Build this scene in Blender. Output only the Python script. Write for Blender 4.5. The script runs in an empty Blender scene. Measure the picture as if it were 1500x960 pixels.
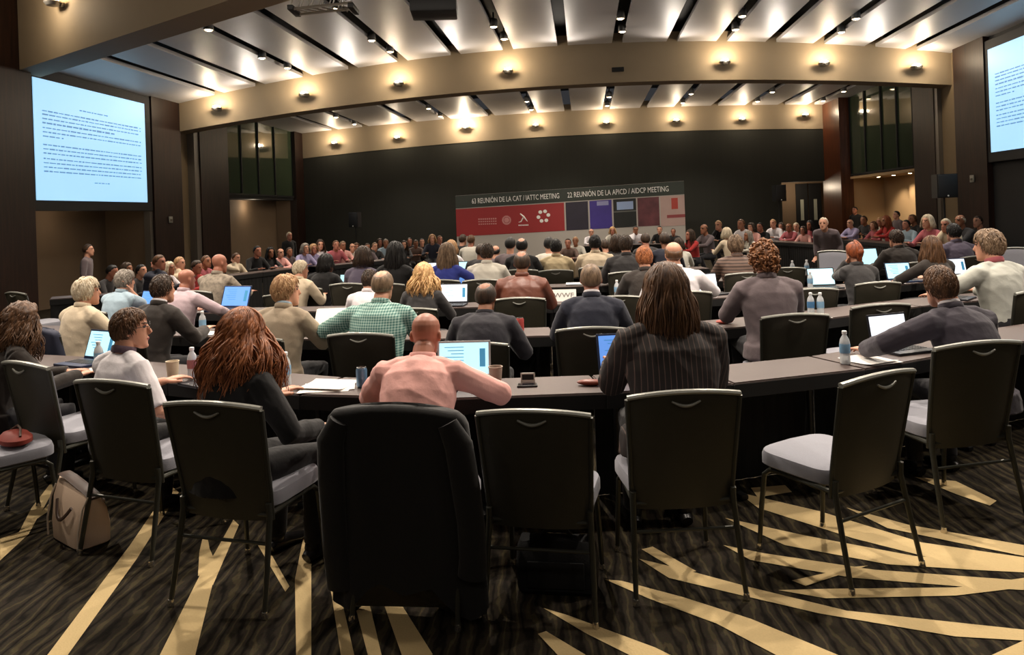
import bpy, bmesh, math, random
import numpy as np
from mathutils import Vector, Matrix, noise as mnoise
PI = math.pi
random.seed(7)
sc = bpy.context.scene
COL = sc.collection
# ------------------------------------------------------------------ camera
CAMZ, F_PX, CX, CY = 1.75, 1100.0, 750.0, 313.0
YAW, ROLL = math.radians(5.47), math.radians(2.0)
Fv = Vector((-math.sin(YAW), math.cos(YAW), 0))
R0 = Vector((math.cos(YAW), math.sin(YAW), 0)); U0 = Vector((0, 0, 1))
Rv = R0 * math.cos(ROLL) - U0 * math.sin(ROLL)
Uv = U0 * math.cos(ROLL) + R0 * math.sin(ROLL)
EYE = Vector((0, 0, CAMZ))
def ray(px, py): return Fv + Rv * ((px - CX) / F_PX) + Uv * ((CY - py) / F_PX)
def at_depth(px, py, d): return EYE + ray(px, py) * d
def at_z(px, py, z):
    r = ray(px, py); return EYE + r * ((z - CAMZ) / r.z)
def at_Y(px, py, Y):
    r = ray(px, py); return EYE + r * (Y / r.y)
def at_X(px, py, X):
    r = ray(px, py); return EYE + r * (X / r.x)
cam_d = bpy.data.cameras.new('camera'); cam = bpy.data.objects.new('camera', cam_d); COL.objects.link(cam)
cam_d.sensor_width = 36.0; cam_d.lens = 36.0 * F_PX / 1500.0
cam_d.shift_y = -(480.0 - CY) / 1500.0
cam_d.clip_start = 0.05; cam_d.clip_end = 200
cam.matrix_world = Matrix(((Rv.x, Uv.x, -Fv.x, EYE.x), (Rv.y, Uv.y, -Fv.y, EYE.y), (Rv.z, Uv.z, -Fv.z, EYE.z), (0, 0, 0, 1)))
sc.camera = cam
vs = sc.view_settings
vs.view_transform = 'Standard'; vs.look = 'None'; vs.gamma = 1.0; vs.use_curve_mapping = False; vs.exposure = 0.0
# ------------------------------------------------------------------ materials
def lin(c):
    return tuple(((x / 255.0) / 12.92 if x / 255.0 <= 0.04045 else (((x / 255.0) + 0.055) / 1.055) ** 2.4) for x in c)
MATS = {}
def mat(name, rgb, rough=0.6, metal=0.0, var=0.0, scale=20.0, bump=0.0, bscale=None, emit=None, estr=0.0, spec=0.5, trans=0.0, alpha=1.0, sheen=0.0, stretch=None, coat=0.0):
    if name in MATS: return MATS[name]
    m = bpy.data.materials.new(name); m.use_nodes = True
    nt = m.node_tree; b = nt.nodes['Principled BSDF']
    c = lin(rgb) + (1,)
    b.inputs['Base Color'].default_value = c
    b.inputs['Roughness'].default_value = rough; b.inputs['Metallic'].default_value = metal
    b.inputs['Specular IOR Level'].default_value = spec
    if trans: b.inputs['Transmission Weight'].default_value = trans
    if sheen: b.inputs['Sheen Weight'].default_value = sheen
    if coat: b.inputs['Coat Weight'].default_value = coat
    if emit is not None:
        b.inputs['Emission Color'].default_value = lin(emit) + (1,); b.inputs['Emission Strength'].default_value = estr
    if var or bump:
        tc = nt.nodes.new('ShaderNodeTexCoord'); mp = nt.nodes.new('ShaderNodeMapping')
        nt.links.new(tc.outputs['Object'], mp.inputs['Vector'])
        if stretch: mp.inputs['Scale'].default_value = stretch
        nz = nt.nodes.new('ShaderNodeTexNoise'); nz.inputs['Scale'].default_value = scale; nz.inputs['Detail'].default_value = 4
        nt.links.new(mp.outputs[0], nz.inputs['Vector'])
        if var:
            mx = nt.nodes.new('ShaderNodeMix'); mx.data_type = 'RGBA'
            nt.links.new(nz.outputs['Fac'], mx.inputs['Factor'])
            mx.inputs['A'].default_value = tuple(max(0, x * (1 - var)) for x in c[:3]) + (1,)
            mx.inputs['B'].default_value = tuple(min(1, x * (1 + var)) for x in c[:3]) + (1,)
            nt.links.new(mx.outputs['Result'], b.inputs['Base Color'])
        if bump:
            nb = nz
            if bscale:
                nb = nt.nodes.new('ShaderNodeTexNoise'); nb.inputs['Scale'].default_value = bscale
                nt.links.new(mp.outputs[0], nb.inputs['Vector'])
            bp = nt.nodes.new('ShaderNodeBump'); bp.inputs['Strength'].default_value = bump; bp.inputs['Distance'].default_value = 0.01
            nt.links.new(nb.outputs['Fac'], bp.inputs['Height']); nt.links.new(bp.outputs[0], b.inputs['Normal'])
    MATS[name] = m; return m
def emat(name, rgb, strength):
    return mat(name, rgb, 0.5, emit=rgb, estr=strength)
def stripe_mat(name, rgb1, rgb2, kind='bands', scale=20.0, rough=0.7, axis='X', thin=0.5, axis2=None):
    """woven stripes or checks in object space"""
    if name in MATS: return MATS[name]
    m = bpy.data.materials.new(name); m.use_nodes = True
    nt = m.node_tree; b = nt.nodes['Principled BSDF']; b.inputs['Roughness'].default_value = rough
    tc = nt.nodes.new('ShaderNodeTexCoord'); sp = nt.nodes.new('ShaderNodeSeparateXYZ'); nt.links.new(tc.outputs['Object'], sp.inputs[0])
    def band(ax):
        mu = nt.nodes.new('ShaderNodeMath'); mu.operation = 'MULTIPLY'; mu.inputs[1].default_value = scale
        nt.links.new(sp.outputs[ax], mu.inputs[0])
        fr = nt.nodes.new('ShaderNodeMath'); fr.operation = 'FRACT'; nt.links.new(mu.outputs[0], fr.inputs[0])
        lt = nt.nodes.new('ShaderNodeMath'); lt.operation = 'LESS_THAN'; lt.inputs[1].default_value = thin; nt.links.new(fr.outputs[0], lt.inputs[0])
        return lt
    fac = band(axis)
    if axis2:
        f2 = band(axis2); ad = nt.nodes.new('ShaderNodeMath'); ad.operation = 'ADD'
        nt.links.new(fac.outputs[0], ad.inputs[0]); nt.links.new(f2.outputs[0], ad.inputs[1])
        hf = nt.nodes.new('ShaderNodeMath'); hf.operation = 'MULTIPLY'; hf.inputs[1].default_value = 0.5; nt.links.new(ad.outputs[0], hf.inputs[0]); fac = hf
    mx = nt.nodes.new('ShaderNodeMix'); mx.data_type = 'RGBA'
    mx.inputs['A'].default_value = lin(rgb1) + (1,); mx.inputs['B'].default_value = lin(rgb2) + (1,)
    nt.links.new(fac.outputs[0], mx.inputs['Factor']); nt.links.new(mx.outputs['Result'], b.inputs['Base Color'])
    MATS[name] = m; return m
def wood_mat(name, dark, light, rough=0.35, scale=3.0):
    if name in MATS: return MATS[name]
    m = bpy.data.materials.new(name); m.use_nodes = True
    nt = m.node_tree; b = nt.nodes['Principled BSDF']; b.inputs['Roughness'].default_value = rough; b.inputs['Specular IOR Level'].default_value = 0.3
    tc = nt.nodes.new('ShaderNodeTexCoord'); mp = nt.nodes.new('ShaderNodeMapping'); mp.inputs['Scale'].default_value = (6, 6, 0.5)
    nt.links.new(tc.outputs['Object'], mp.inputs[0])
    nz = nt.nodes.new('ShaderNodeTexNoise'); nz.inputs['Scale'].default_value = scale; nz.inputs['Detail'].default_value = 6; nt.links.new(mp.outputs[0], nz.inputs['Vector'])
    cr = nt.nodes.new('ShaderNodeValToRGB'); cr.color_ramp.elements[0].position = 0.3; cr.color_ramp.elements[1].position = 0.72
    cr.color_ramp.elements[0].color = lin(dark) + (1,); cr.color_ramp.elements[1].color = lin(light) + (1,)
    nt.links.new(nz.outputs['Fac'], cr.inputs[0]); nt.links.new(cr.outputs[0], b.inputs['Base Color'])
    MATS[name] = m; return m
# ------------------------------------------------------------------ mesh collector
class MB:
    def __init__(s): s.bm = bmesh.new(); s.mi = 0
    def v(s, p): return s.bm.verts.new(p)
    def f(s, vs, mi=None):
        try:
            fc = s.bm.faces.new(vs); fc.material_index = s.mi if mi is None else mi; return fc
        except ValueError: return None
    def box(s, c, size, rot=None, bev=0.0):
        hx, hy, hz = size[0] / 2, size[1] / 2, size[2] / 2
        M = Matrix.Translation(Vector(c)) @ (rot.to_4x4() if rot else Matrix.Identity(4))
        r = bmesh.ops.create_cube(s.bm, size=1.0, matrix=M @ Matrix.Diagonal((size[0], size[1], size[2], 1)))
        fs = set(f for v in r['verts'] for f in v.link_faces)
        for f in fs: f.material_index = s.mi
        if bev > 0:
            es = list(set(e for v in r['verts'] for e in v.link_edges))
            q = bmesh.ops.bevel(s.bm, geom=es, offset=min(bev, hx * .9, hy * .9, hz * .9), segments=2, affect='EDGES', profile=0.6)
            for f in q['faces']: f.material_index = s.mi
        return s
    def rings(s, rings, cap=True, closed=True):
        rv = [[s.v(p) for p in r] for r in rings]
        n = len(rv[0])
        for a, b in zip(rv, rv[1:]):
            for i in range(n if closed else n - 1):
                j = (i + 1) % n; s.f((a[i], a[j], b[j], b[i]))
        if cap and closed:
            s.f(list(reversed(rv[0]))); s.f(rv[-1])
        return s
    def tube(s, pts, radii, seg=10, up=None, cap=True):
        """pts: path; radii: number or list of number/(rx,ry)"""
        pts = [Vector(p) for p in pts]; n = len(pts)
        if not isinstance(radii, (list, tuple)): radii = [radii] * n
        u = Vector(up) if up else None; rs = []
        prev = None
        for i in range(n):
            t = (pts[min(i + 1, n - 1)] - pts[max(i - 1, 0)]).normalized()
            if u is not None: a = u - t * u.dot(t)
            elif prev is not None: a = prev - t * prev.dot(t)
            else: a = Vector((1, 0, 0)) - t * t.x if abs(t.x) < 0.9 else Vector((0, 1, 0)) - t * t.y
            if a.length < 1e-5: a = t.orthogonal()
            a.normalize(); prev = a; b = t.cross(a)
            r = radii[i]; rx, ry = (r if isinstance(r, (list, tuple)) else (r, r))
            rs.append([pts[i] + a * (rx * math.cos(2 * PI * k / seg)) + b * (ry * math.sin(2 * PI * k / seg)) for k in range(seg)])
        return s.rings(rs, cap)
    def lathe(s, prof, o=(0, 0, 0), seg=16, M=None):
        o = Vector(o); rs = []
        for r, z in prof:
            ring = [Vector((r * math.cos(2 * PI * k / seg), r * math.sin(2 * PI * k / seg), z)) for k in range(seg)]
            rs.append([(M @ p if M else p) + o for p in ring])
        return s.rings(rs)
    def ellipsoid(s, c, r, M=None, u=12, v=8):
        mm = Matrix.Translation(Vector(c)) @ (M.to_4x4() if M else Matrix.Identity(4)) @ Matrix.Diagonal((r[0], r[1], r[2], 1))
        q = bmesh.ops.create_uvsphere(s.bm, u_segments=u, v_segments=v, radius=1.0, matrix=mm)
        for f in set(f for vv in q['verts'] for f in vv.link_faces): f.material_index = s.mi
        return s
    def prism(s, poly, axis_vec):
        a = [s.v(Vector(p)) for p in poly]; b = [s.v(Vector(p) + Vector(axis_vec)) for p in poly]
        n = len(a)
        for i in range(n): s.f((a[i], a[(i + 1) % n], b[(i + 1) % n], b[i]))
        s.f(list(reversed(a))); s.f(b); return s
    def quad(s, a, b, c, d):
        s.f([s.v(Vector(p)) for p in (a, b, c, d)]); return s
    def build(s, name, mats, parent=None, smooth=True, loc=None, rz=None, angle=35):
        bmesh.ops.recalc_face_normals(s.bm, faces=s.bm.faces[:])
        me = bpy.data.meshes.new(name); s.bm.to_mesh(me); s.bm.free()
        if not isinstance(mats, (list, tuple)): mats = [mats]
        for m in mats: me.materials.append(m)
        if smooth:
            me.polygons.foreach_set('use_smooth', [True] * len(me.polygons))
            try: me.set_sharp_from_angle(angle=math.radians(angle))
            except Exception: pass
        o = bpy.data.objects.new(name, me); COL.objects.link(o)
        if parent is not None: o.parent = parent
        if loc is not None: o.location = loc
        if rz is not None: o.rotation_euler = (0, 0, rz)
        return o
def tag(o, label=None, cat=None, group=None, kind=None):
    if label: o['label'] = label
    if cat: o['category'] = cat
    if group: o['group'] = group
    if kind: o['kind'] = kind
    return o
def thing(name, loc, rz=0.0, label=None, cat=None, group=None):
    o = bpy.data.objects.new(name, None); COL.objects.link(o); o.empty_display_size = 0.1
    o.location = loc; o.rotation_euler = (0, 0, rz)
    return tag(o, label, cat, group)
def kids(o): return [c for c in COL.objects if c.parent == o]
CHILDREN = {}
def copy_tree(root, loc, rz, label=None, group=None, scale=None, swap=None):
    r = root.copy(); COL.objects.link(r); r.location = loc; r.rotation_euler = (0, 0, rz)
    if label: r['label'] = label
    if group: r['group'] = group
    if scale: r.scale = (scale,) * 3
    if root.name not in CHILDREN: CHILDREN[root.name] = [(c, kids(c)) for c in kids(root)]
    for c, gs in CHILDREN[root.name]:
        k = c.copy(); COL.objects.link(k); k.parent = r; reswap(k, swap)
        for g in gs:
            q = g.copy(); COL.objects.link(q); q.parent = k; reswap(q, swap)
    return r
def reswap(o, swap):
    if not swap: return
    base = o.name.split('.')[0]
    if base in swap:
        for i, m in enumerate(swap[base] if isinstance(swap[base], (list, tuple)) else [swap[base]]):
            if i < len(o.material_slots): o.material_slots[i].link = 'OBJECT'; o.material_slots[i].material = m
def struct(o): o['kind'] = 'structure'; return o
def text_mesh(txt, size, name, m, parent=None, M=None, extrude=0.002, align='CENTER'):
    cu = bpy.data.curves.new(name, 'FONT'); cu.body = txt; cu.size = size; cu.extrude = extrude; cu.align_x = align; cu.align_y = 'CENTER'; cu.resolution_u = 2
    t = bpy.data.objects.new(name + '_tmp', cu); COL.objects.link(t)
    bpy.context.view_layer.update()
    me = bpy.data.meshes.new_from_object(t.evaluated_get(bpy.context.evaluated_depsgraph_get()))
    bpy.data.objects.remove(t); me.name = name; me.materials.clear(); me.materials.append(m)
    if M: me.transform(M)
    o = bpy.data.objects.new(name, me); COL.objects.link(o)
    if parent is not None: o.parent = parent
    return o
# ================================================================== the room
S = 1.15
XL, XR, YB1, YB2 = -10.63, 8.85, 18.86, 27.6
m_beam = mat('cream_plaster', (150, 134, 110), 0.75, var=0.05, scale=4)
m_ceil = mat('ceiling_panel_grey', (188, 186, 188), 0.45, bump=0.15, scale=1.2, var=0.03, stretch=(0.15, 3, 1))
m_slot = mat('slot_black', (14, 13, 12), 0.8)
m_wood = wood_mat('dark_wood', (22, 12, 8), (46, 26, 17), 0.5)
m_woodred = wood_mat('red_wood', (54, 27, 15), (92, 50, 29), 0.35)
m_beige = mat('beige_wall', (112, 96, 72), 0.8, var=0.06, scale=3)
m_beige_dim = mat('beige_wall_recess', (120, 101, 80), 0.8, var=0.06, scale=3)
m_dark = mat('black_wall', (11, 12, 14), 0.8)
m_airwall = mat('olive_black_curtain', (35, 35, 28), 0.9, var=0.18, scale=1.5, stretch=(6, 6, 0.2), bump=0.2)
m_trim = mat('grey_trim', (96, 90, 82), 0.4)
m_glassgreen = mat('green_glass', (58, 70, 52), 0.08, var=0.1, scale=1.0, coat=0.5)
m_black = mat('black_plastic', (16, 16, 17), 0.5)
m_metal = mat('grey_metal', (150, 148, 145), 0.3, metal=0.9)
m_white = mat('white_paint', (225, 222, 215), 0.5)
m_lampwarm = mat('warm_lamp', (255, 226, 175), 0.4, emit=(255, 222, 170), estr=40.0)
m_lampdim = mat('warm_lamp_small', (255, 230, 190), 0.4, emit=(255, 226, 182), estr=14.0)

def fit(pix, Y):
    P = [at_Y(x, y, Y) for x, y in pix]
    c = np.polyfit([p.x for p in P], [p.z for p in P], 2)
    return lambda X: float(np.polyval(c, X))
b1_bot = fit([(262, 191), (333, 181), (400, 170), (466, 160), (500, 155), (600, 144), (700, 135), (830, 124), (1000, 116), (1200, 117), (1400, 126)], YB1)
b1_top = fit([(262, 150), (350, 133), (450, 112), (500, 103), (590, 91), (670, 80), (745, 71), (830, 65), (905, 62), (985, 61), (1130, 62), (1200, 66), (1335, 73), (1400, 77)], YB1)
b2_bot = fit([(445, 232), (500, 227), (667, 208), (783, 201), (1000, 194), (1220, 188)], YB2)
b2_top = fit([(445, 195), (500, 190), (667, 173), (783, 165), (1000, 157), (1220, 153)], YB2)
def xs(a, b, n): return [a + (b - a) * i / n for i in range(n + 1)]
# floor
m_carpet = bpy.data.materials.new('carpet_wave'); m_carpet.use_nodes = True
nt = m_carpet.node_tree; b = nt.nodes['Principled BSDF']; b.inputs['Roughness'].default_value = 0.95; b.inputs['Specular IOR Level'].default_value = 0.1
tc = nt.nodes.new('ShaderNodeTexCoord')
mp = nt.nodes.new('ShaderNodeMapping'); mp.inputs['Rotation'].default_value = (0, 0, math.radians(-14)); mp.inputs['Scale'].default_value = (1, 0.3, 1); nt.links.new(tc.outputs['Object'], mp.inputs[0])
wv = nt.nodes.new('ShaderNodeTexWave'); wv.wave_type = 'BANDS'; wv.bands_direction = 'X'; wv.inputs['Scale'].default_value = 4.5
wv.inputs['Distortion'].default_value = 11.0; wv.inputs['Detail'].default_value = 4.0; wv.inputs['Detail Scale'].default_value = 1.0; wv.inputs['Detail Roughness'].default_value = 0.6
nt.links.new(mp.outputs[0], wv.inputs['Vector'])
cr = nt.nodes.new('ShaderNodeValToRGB'); e = cr.color_ramp.elements
e[0].position = 0.0; e[0].color = lin((28, 24, 19)) + (1,); e[1].position = 0.28; e[1].color = lin((56, 49, 40)) + (1,)
e.new(0.88).color = lin((58, 52, 41)) + (1,); e.new(0.97).color = lin((82, 73, 53)) + (1,)
nt.links.new(wv.outputs['Fac'], cr.inputs[0])
nz = nt.nodes.new('ShaderNodeTexNoise'); nz.inputs['Scale'].default_value = 160; nt.links.new(tc.outputs['Object'], nz.inputs['Vector'])
mx = nt.nodes.new('ShaderNodeMix'); mx.data_type = 'RGBA'; mx.blend_type = 'MULTIPLY'; mx.inputs['Factor'].default_value = 0.55
nt.links.new(cr.outputs[0], mx.inputs['A']); nt.links.new(nz.outputs['Color'], mx.inputs['B']); nt.links.new(mx.outputs['Result'], b.inputs['Base Color'])
bp = nt.nodes.new('ShaderNodeBump'); bp.inputs['Strength'].default_value = 0.4; bp.inputs['Distance'].default_value = 0.004
nt.links.new(nz.outputs['Fac'], bp.inputs['Height']); nt.links.new(bp.outputs[0], b.inputs['Normal'])
m_band = mat('carpet_cream', (214, 188, 138), 0.95, var=0.08, scale=120, bump=0.3, spec=0.1)
mb = MB(); mb.box((-1, 12, -0.06), (25, 36, 0.12)); floor = struct(mb.build('floor', m_carpet, smooth=False))
# cream bands woven into the carpet: (pixel polygon), laid flush in the floor
BANDS = [
 [(0, 790), (0, 822), (42, 783), (60, 750), (46, 745), (28, 780)], [(46, 745), (60, 752), (82, 712), (76, 706)], [(40, 772), (52, 762), (86, 740), (80, 730)],
 [(66, 965), (96, 965), (200, 820), (262, 722), (250, 712), (190, 800)], [(232, 965), (285, 965), (318, 830), (300, 788), (292, 845)],
 [(292, 850), (312, 858), (350, 770), (342, 762), (318, 805)], [(290, 845), (312, 832), (304, 788), (297, 788), (292, 810)], [(434, 965), (456, 965), (456, 830), (462, 780), (446, 780), (432, 850)],
 [(378, 800), (390, 800), (424, 860), (418, 868)],
 [(484, 862), (496, 860), (520, 965), (500, 965)], [(522, 896), (540, 880), (560, 965), (540, 965)], [(560, 880), (590, 890), (634, 960), (618, 970), (590, 965)],
 [(796, 892), (830, 902), (960, 950), (1010, 975), (950, 975), (860, 930)], [(788, 930), (800, 926), (870, 968), (830, 975)],
 [(886, 850), (910, 852), (1000, 876), (1100, 908), (1230, 962), (1150, 968), (1050, 915), (950, 878)],
 [(936, 820), (1000, 835), (1100, 862), (1240, 896), (1500, 924), (1500, 940), (1400, 934), (1200, 900), (1080, 872), (980, 848)],
 [(940, 806), (956, 802), (1020, 838), (1000, 842)],
 [(1140, 866), (1210, 864), (1400, 862), (1500, 848), (1500, 862), (1400, 874), (1210, 878)], [(1060, 800), (1120, 812), (1280, 836), (1500, 852), (1500, 866), (1400, 860), (1250, 848), (1100, 822)],
 [(1062, 760), (1180, 786), (1340, 816), (1500, 826), (1500, 840), (1420, 836), (1300, 828), (1150, 800)], [(1080, 722), (1200, 750), (1350, 796), (1500, 818), (1500, 834), (1400, 828), (1250, 790), (1110, 745)],
 [(1240, 745), (1330, 770), (1500, 800), (1500, 816), (1420, 800), (1300, 775)], [(1160, 852), (1250, 832), (1272, 830), (1180, 860)],
 [(1340, 700), (1400, 706), (1460, 735), (1450, 742), (1400, 725)], [(1452, 962), (1500, 940), (1500, 965)], [(1100, 716), (1150, 712), (1160, 722), (1110, 730)],
]
mb = MB()
for i, poly in enumerate(BANDS):
    vs_ = []
    for x, y in poly:
        p = at_z(x, y, 0.0); vs_.append(mb.v((p.x, p.y, 0.0015 + 0.00012 * i)))
    mb.f(vs_)
for k in range(26):      # bands further into the room and behind the photographer
    a = random.uniform(0, PI); c = Vector((random.uniform(-9, 8), random.choice([random.uniform(-3.5, 0.2), random.uniform(7, 25)]), 0.0016 + k * 0.0001))
    d = Vector((math.cos(a), math.sin(a), 0)); n = Vector((-d.y, d.x, 0)); L = random.uniform(0.8, 2.2)
    mb.f([mb.v(c - d * L), mb.v(c + n * 0.05), mb.v(c + d * L), mb.v(c - n * 0.05)])
struct(mb.build('floor_band', m_band, floor, smooth=False))

# beams: front face at Y, curved gently along X
def beam(name, Y, t, bot, top, xa, xb, n=24):
    mb = MB(); rs = []
    for x in xs(xa, xb, n):
        zb, zt = bot(x), top(x) + 0.25
        rs.append([Vector((x, Y, zb)), Vector((x, Y + t, zb)), Vector((x, Y + t, zt)), Vector((x, Y, zt))])
    mb.rings(rs); return struct(mb.build(name, m_beam))
beam('beam', YB1, 0.55, b1_bot, b1_top, XL, XR)
beam('beam', YB2, 0.35, b2_bot, b2_top, XL - 0.1, XR + 0.1)
# the angled bulkhead beam over the screen side, near the camera
pA, pB = at_z(-60, 132, 4.75), at_z(420, -28, 4.75)
dv = (pB - pA).normalized(); nv = Vector((dv.y, -dv.x, 0)); 
if nv.y > 0: nv = -nv
def bulk(p): return [p, p - nv * 0.55, p - nv * 0.55 + Vector((0, 0, 1.95)), p + Vector((0, 0, 1.95))]
mb = MB(); q0, q1 = pA - dv * 1.0, pB + dv * 3.0
mb.rings([[Vector(v) for v in bulk(q0)], [Vector(v) for v in bulk(q1)]]); struct(mb.build('beam', m_beam, smooth=False))

# ceiling: panels separated by dark slots
STRIP = [(320, 0), (380, 0), (450, 1), (517, 0), (590, 1), (668, 0), (745, 1), (825, 0), (905, 1), (985, 0), (1058, 1), (1130, 0), (1200, 1), (1275, 0), (1335, 0)]
SX = [at_Y(x, 90, YB1).x for x, _ in STRIP]
XE = q1.x
def bulkY(x): return pA.y + (x - pA.x) * (pB.y - pA.y) / (pB.x - pA.x)
def ystart(x, y0): return max(y0, bulkY(x) + 0.25) if x < XE else y0
def ceil_panel(xa, xb, ya, yb, zf, lift=0.0):
    n = 4; mb = MB(); rs = []
    for x in xs(xa, xb, n):
        z = zf(x) + lift
        y_ = ystart(x, ya)
        rs.append([Vector((x, y_, z)), Vector((x, yb, z)), Vector((x, yb, z + 0.08)), Vector((x, y_, z + 0.08))])
    mb.rings(rs); return struct(mb.build('ceiling', m_ceil))
edges = [XL - 0.1] + SX + [XR + 0.1]
for i in range(len(edges) - 1):
    xa = edges[i] + (0.13 if i else 0); xb = edges[i + 1] - (0.13 if i < len(edges) - 2 else 0)
    ceil_panel(xa, xb, 2.0, YB1, b1_top)
STRIP2 = [(490, 0), (535, 1), (605, 0), (655, 1), (720, 0), (782, 1), (832, 0), (888, 1), (943, 0), (993, 1), (1047, 0), (1097, 1), (1145, 0), (1188, 1)]
SX2 = [at_Y(x, 168, YB2).x for x, _ in STRIP2]
edges = [XL - 0.1] + SX2 + [XR + 0.1]
for i in range(len(edges) - 1):
    xa = edges[i] + (0.13 if i else 0); xb = edges[i + 1] - (0.13 if i < len(edges) - 2 else 0)
    ceil_panel(xa, xb, YB1 + 0.5, YB2, b2_top)
def ceil_sheet(xa, xb, y0, y1, dz, m, n=14):
    mb = MB(); rs = []
    for x in xs(xa, xb, n):
        ya = y0(x); z = dz if dz > 3 else b1_top(x) + dz
        rs.append([Vector((x, ya, z)), Vector((x, y1(x), z)), Vector((x, y1(x), z + 0.08)), Vector((x, ya, z + 0.08))])
    mb.rings(rs); return struct(mb.build('ceiling', m))
ceil_sheet(XE, XR + 0.5, lambda x: -4.0, lambda x: 28.5, 0.42, m_slot)
ceil_sheet(XL - 0.5, XE, lambda x: bulkY(x) + 0.25, lambda x: 28.5, 0.42, m_slot)
ceil_sheet(XE, XR + 0.5, lambda x: -4.0, lambda x: 2.0, 0.0, m_ceil)
ceil_sheet(XL - 1.0, XE, lambda x: -4.0, lambda x: bulkY(x) + 0.1, 6.5, m_beam)
mb = MB(); mb.box((XE, (bulkY(XE) - 4) / 2, 5.9), (0.1, bulkY(XE) + 4.2, 1.5)); struct(mb.build('beam', m_beam, smooth=False))

# back wall, with the side doorway at its alcove end
def wallbox(name, x0, x1, y0, y1, z0, z1, m, bev=0.0):
    mb = MB(); mb.box(((x0 + x1) / 2, (y0 + y1) / 2, (z0 + z1) / 2), (x1 - x0, y1 - y0, z1 - z0), bev=bev)
    return struct(mb.build(name, m, smooth=False))
dx0, dx1 = at_Y(1146, 300, YB2).x, at_Y(1214, 300, YB2).x
dzt = at_Y(1180, 266, YB2).z
wallbox('wall_back', XL, dx0, YB2 + 0.02, YB2 + 0.3, 0, 4.75, m_airwall)
wallbox('wall_back', dx1, XR, YB2 + 0.02, YB2 + 0.3, 0, 4.75, m_airwall)
wallbox('wall_back', dx0, dx1, YB2 + 0.02, YB2 + 0.3, dzt, 4.75, m_airwall)
wallbox('wall_back', dx0 - 0.6, dx1 + 0.6, YB2 + 2.3, YB2 + 2.4, 0, 4, m_beige_dim)
wallbox('wall_back', dx0 - 0.7, dx0 - 0.6, YB2 + 0.3, YB2 + 2.4, 0, 4, m_beige_dim)
wallbox('wall_back', dx1 + 0.6, dx1 + 0.7, YB2 + 0.3, YB2 + 2.4, 0, 4, m_beige_dim)
wallbox('ceiling', dx0 - 0.7, dx1 + 0.7, YB2 + 0.3, YB2 + 2.4, dzt + 0.05, dzt + 0.15, m_beige_dim)
wallbox('floor', dx0 - 0.7, dx1 + 0.7, YB2, YB2 + 2.5, -0.1, -0.005, m_carpet)
# pair of dark doors seen in that doorway
for k, (a, bb) in enumerate(((1166, 1184), (1185, 1204))):
    xa, xb = at_Y(a, 300, YB2 + 2.2).x, at_Y(bb, 300, YB2 + 2.2).x
    d = struct(MB().box(((xa + xb) / 2, YB2 + 2.24, 1.25), (xb - xa - 0.02, 0.06, 2.5), bev=0.01).build('door_%d' % (k + 1), m_dark, smooth=False))
    MB().box(((xa + xb) / 2, YB2 + 2.2, 1.5), (0.12, 0.02, 0.8)).build('door_pane', mat('door_glass_pale', (170, 175, 160), 0.2), d, smooth=False)
wallbox('wall_front', XL - 1, XR + 1, -4.2, -4.0, 0, 6.6, m_wood)

def Ywall(px, X): return at_X(px, 318 - 0.035 * (px - 750), X).y
ZT = 6.6
def sidewall(name, pa, pb, X, z0, z1, m, depth=0.25, side=-1):
    ya, yb = sorted((Ywall(pa, X), Ywall(pb, X)))
    x0, x1 = (X - depth, X) if side < 0 else (X, X + depth)
    return wallbox(name, x0, x1, ya, yb, z0, z1, m)
# ---- side with the whole screen
yS0, yS1 = Ywall(42, XL), Ywall(217, XL)
zhead = at_X(150, 302, XL).z
wallbox('wall_left', XL - 0.15, XL + 0.25, yS0 - 4.5, yS0 - 0.12, 0, ZT, m_wood)
wallbox('wall_left', XL - 0.35, XL - 0.1, -4.2, yS0 - 4.5, 0, ZT, m_wood)
wallbox('trim_1', XL - 0.15, XL + 0.1, yS0 - 0.12, yS0, 0, ZT, m_trim)
wallbox('wall_left', XL - 0.3, XL, yS0, yS1, zhead, ZT, m_dark)
wallbox('wall_left', XL - 1.3, XL - 1.2, yS0 - 0.5, yS1 + 0.5, 0, zhead + .3, m_beige_dim)
wallbox('wall_left', XL - 1.3, XL - 0.05, yS0 - 0.3, yS0 - 0.15, 0, zhead + .3, m_beige_dim)
wallbox('wall_left', XL - 1.3, XL - 0.05, yS1 + 0.15, yS1 + 0.3, 0, zhead + .3, m_beige_dim)
wallbox('ceiling', XL - 1.3, XL - 0.3, yS0 - 0.3, yS1 + 0.3, zhead, zhead + 0.1, m_beige_dim)
wallbox('floor', XL - 1.4, XL, yS0 - 0.5, yS1 + 0.5, -0.1, -0.004, m_carpet)
wallbox('trim_2', XL - 0.1, XL + 0.06, yS1, yS1 + 0.12, 0, ZT, m_trim)
wallbox('wall_left', XL - 0.15, XL + 0.12, yS1 + 0.12, YB1 + 0.02, 0, ZT, m_wood)
sidewall('wall_left', 263, 289, XL - 0.1, 0, ZT, m_beige)
y = Ywall(290, XL); wallbox('trim_3', XL - 0.1, XL + 0.1, y - 0.25, y, 0, ZT, m_trim)
wallbox('wall_left', XL - 0.15, XL + 0.14, y, Ywall(331, XL), 0, ZT, m_wood)
yg0, yg1 = Ywall(331, XL), Ywall(432, XL)
zg = at_X(380, 292, XL).z
wallbox('wall_left', XL - 0.8, XL - 0.7, yg0 - .3, yg1 + .3, 0, zg + 0.2, m_beige_dim)
wallbox('ceiling', XL - 0.8, XL - 0.02, yg0 - .3, yg1 + .3, zg, zg + 0.1, m_dark)
wallbox('wall_left', XL - 0.15, XL + 0.1, yg1, YB2 + 0.2, 0, ZT, m_wood)
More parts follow.
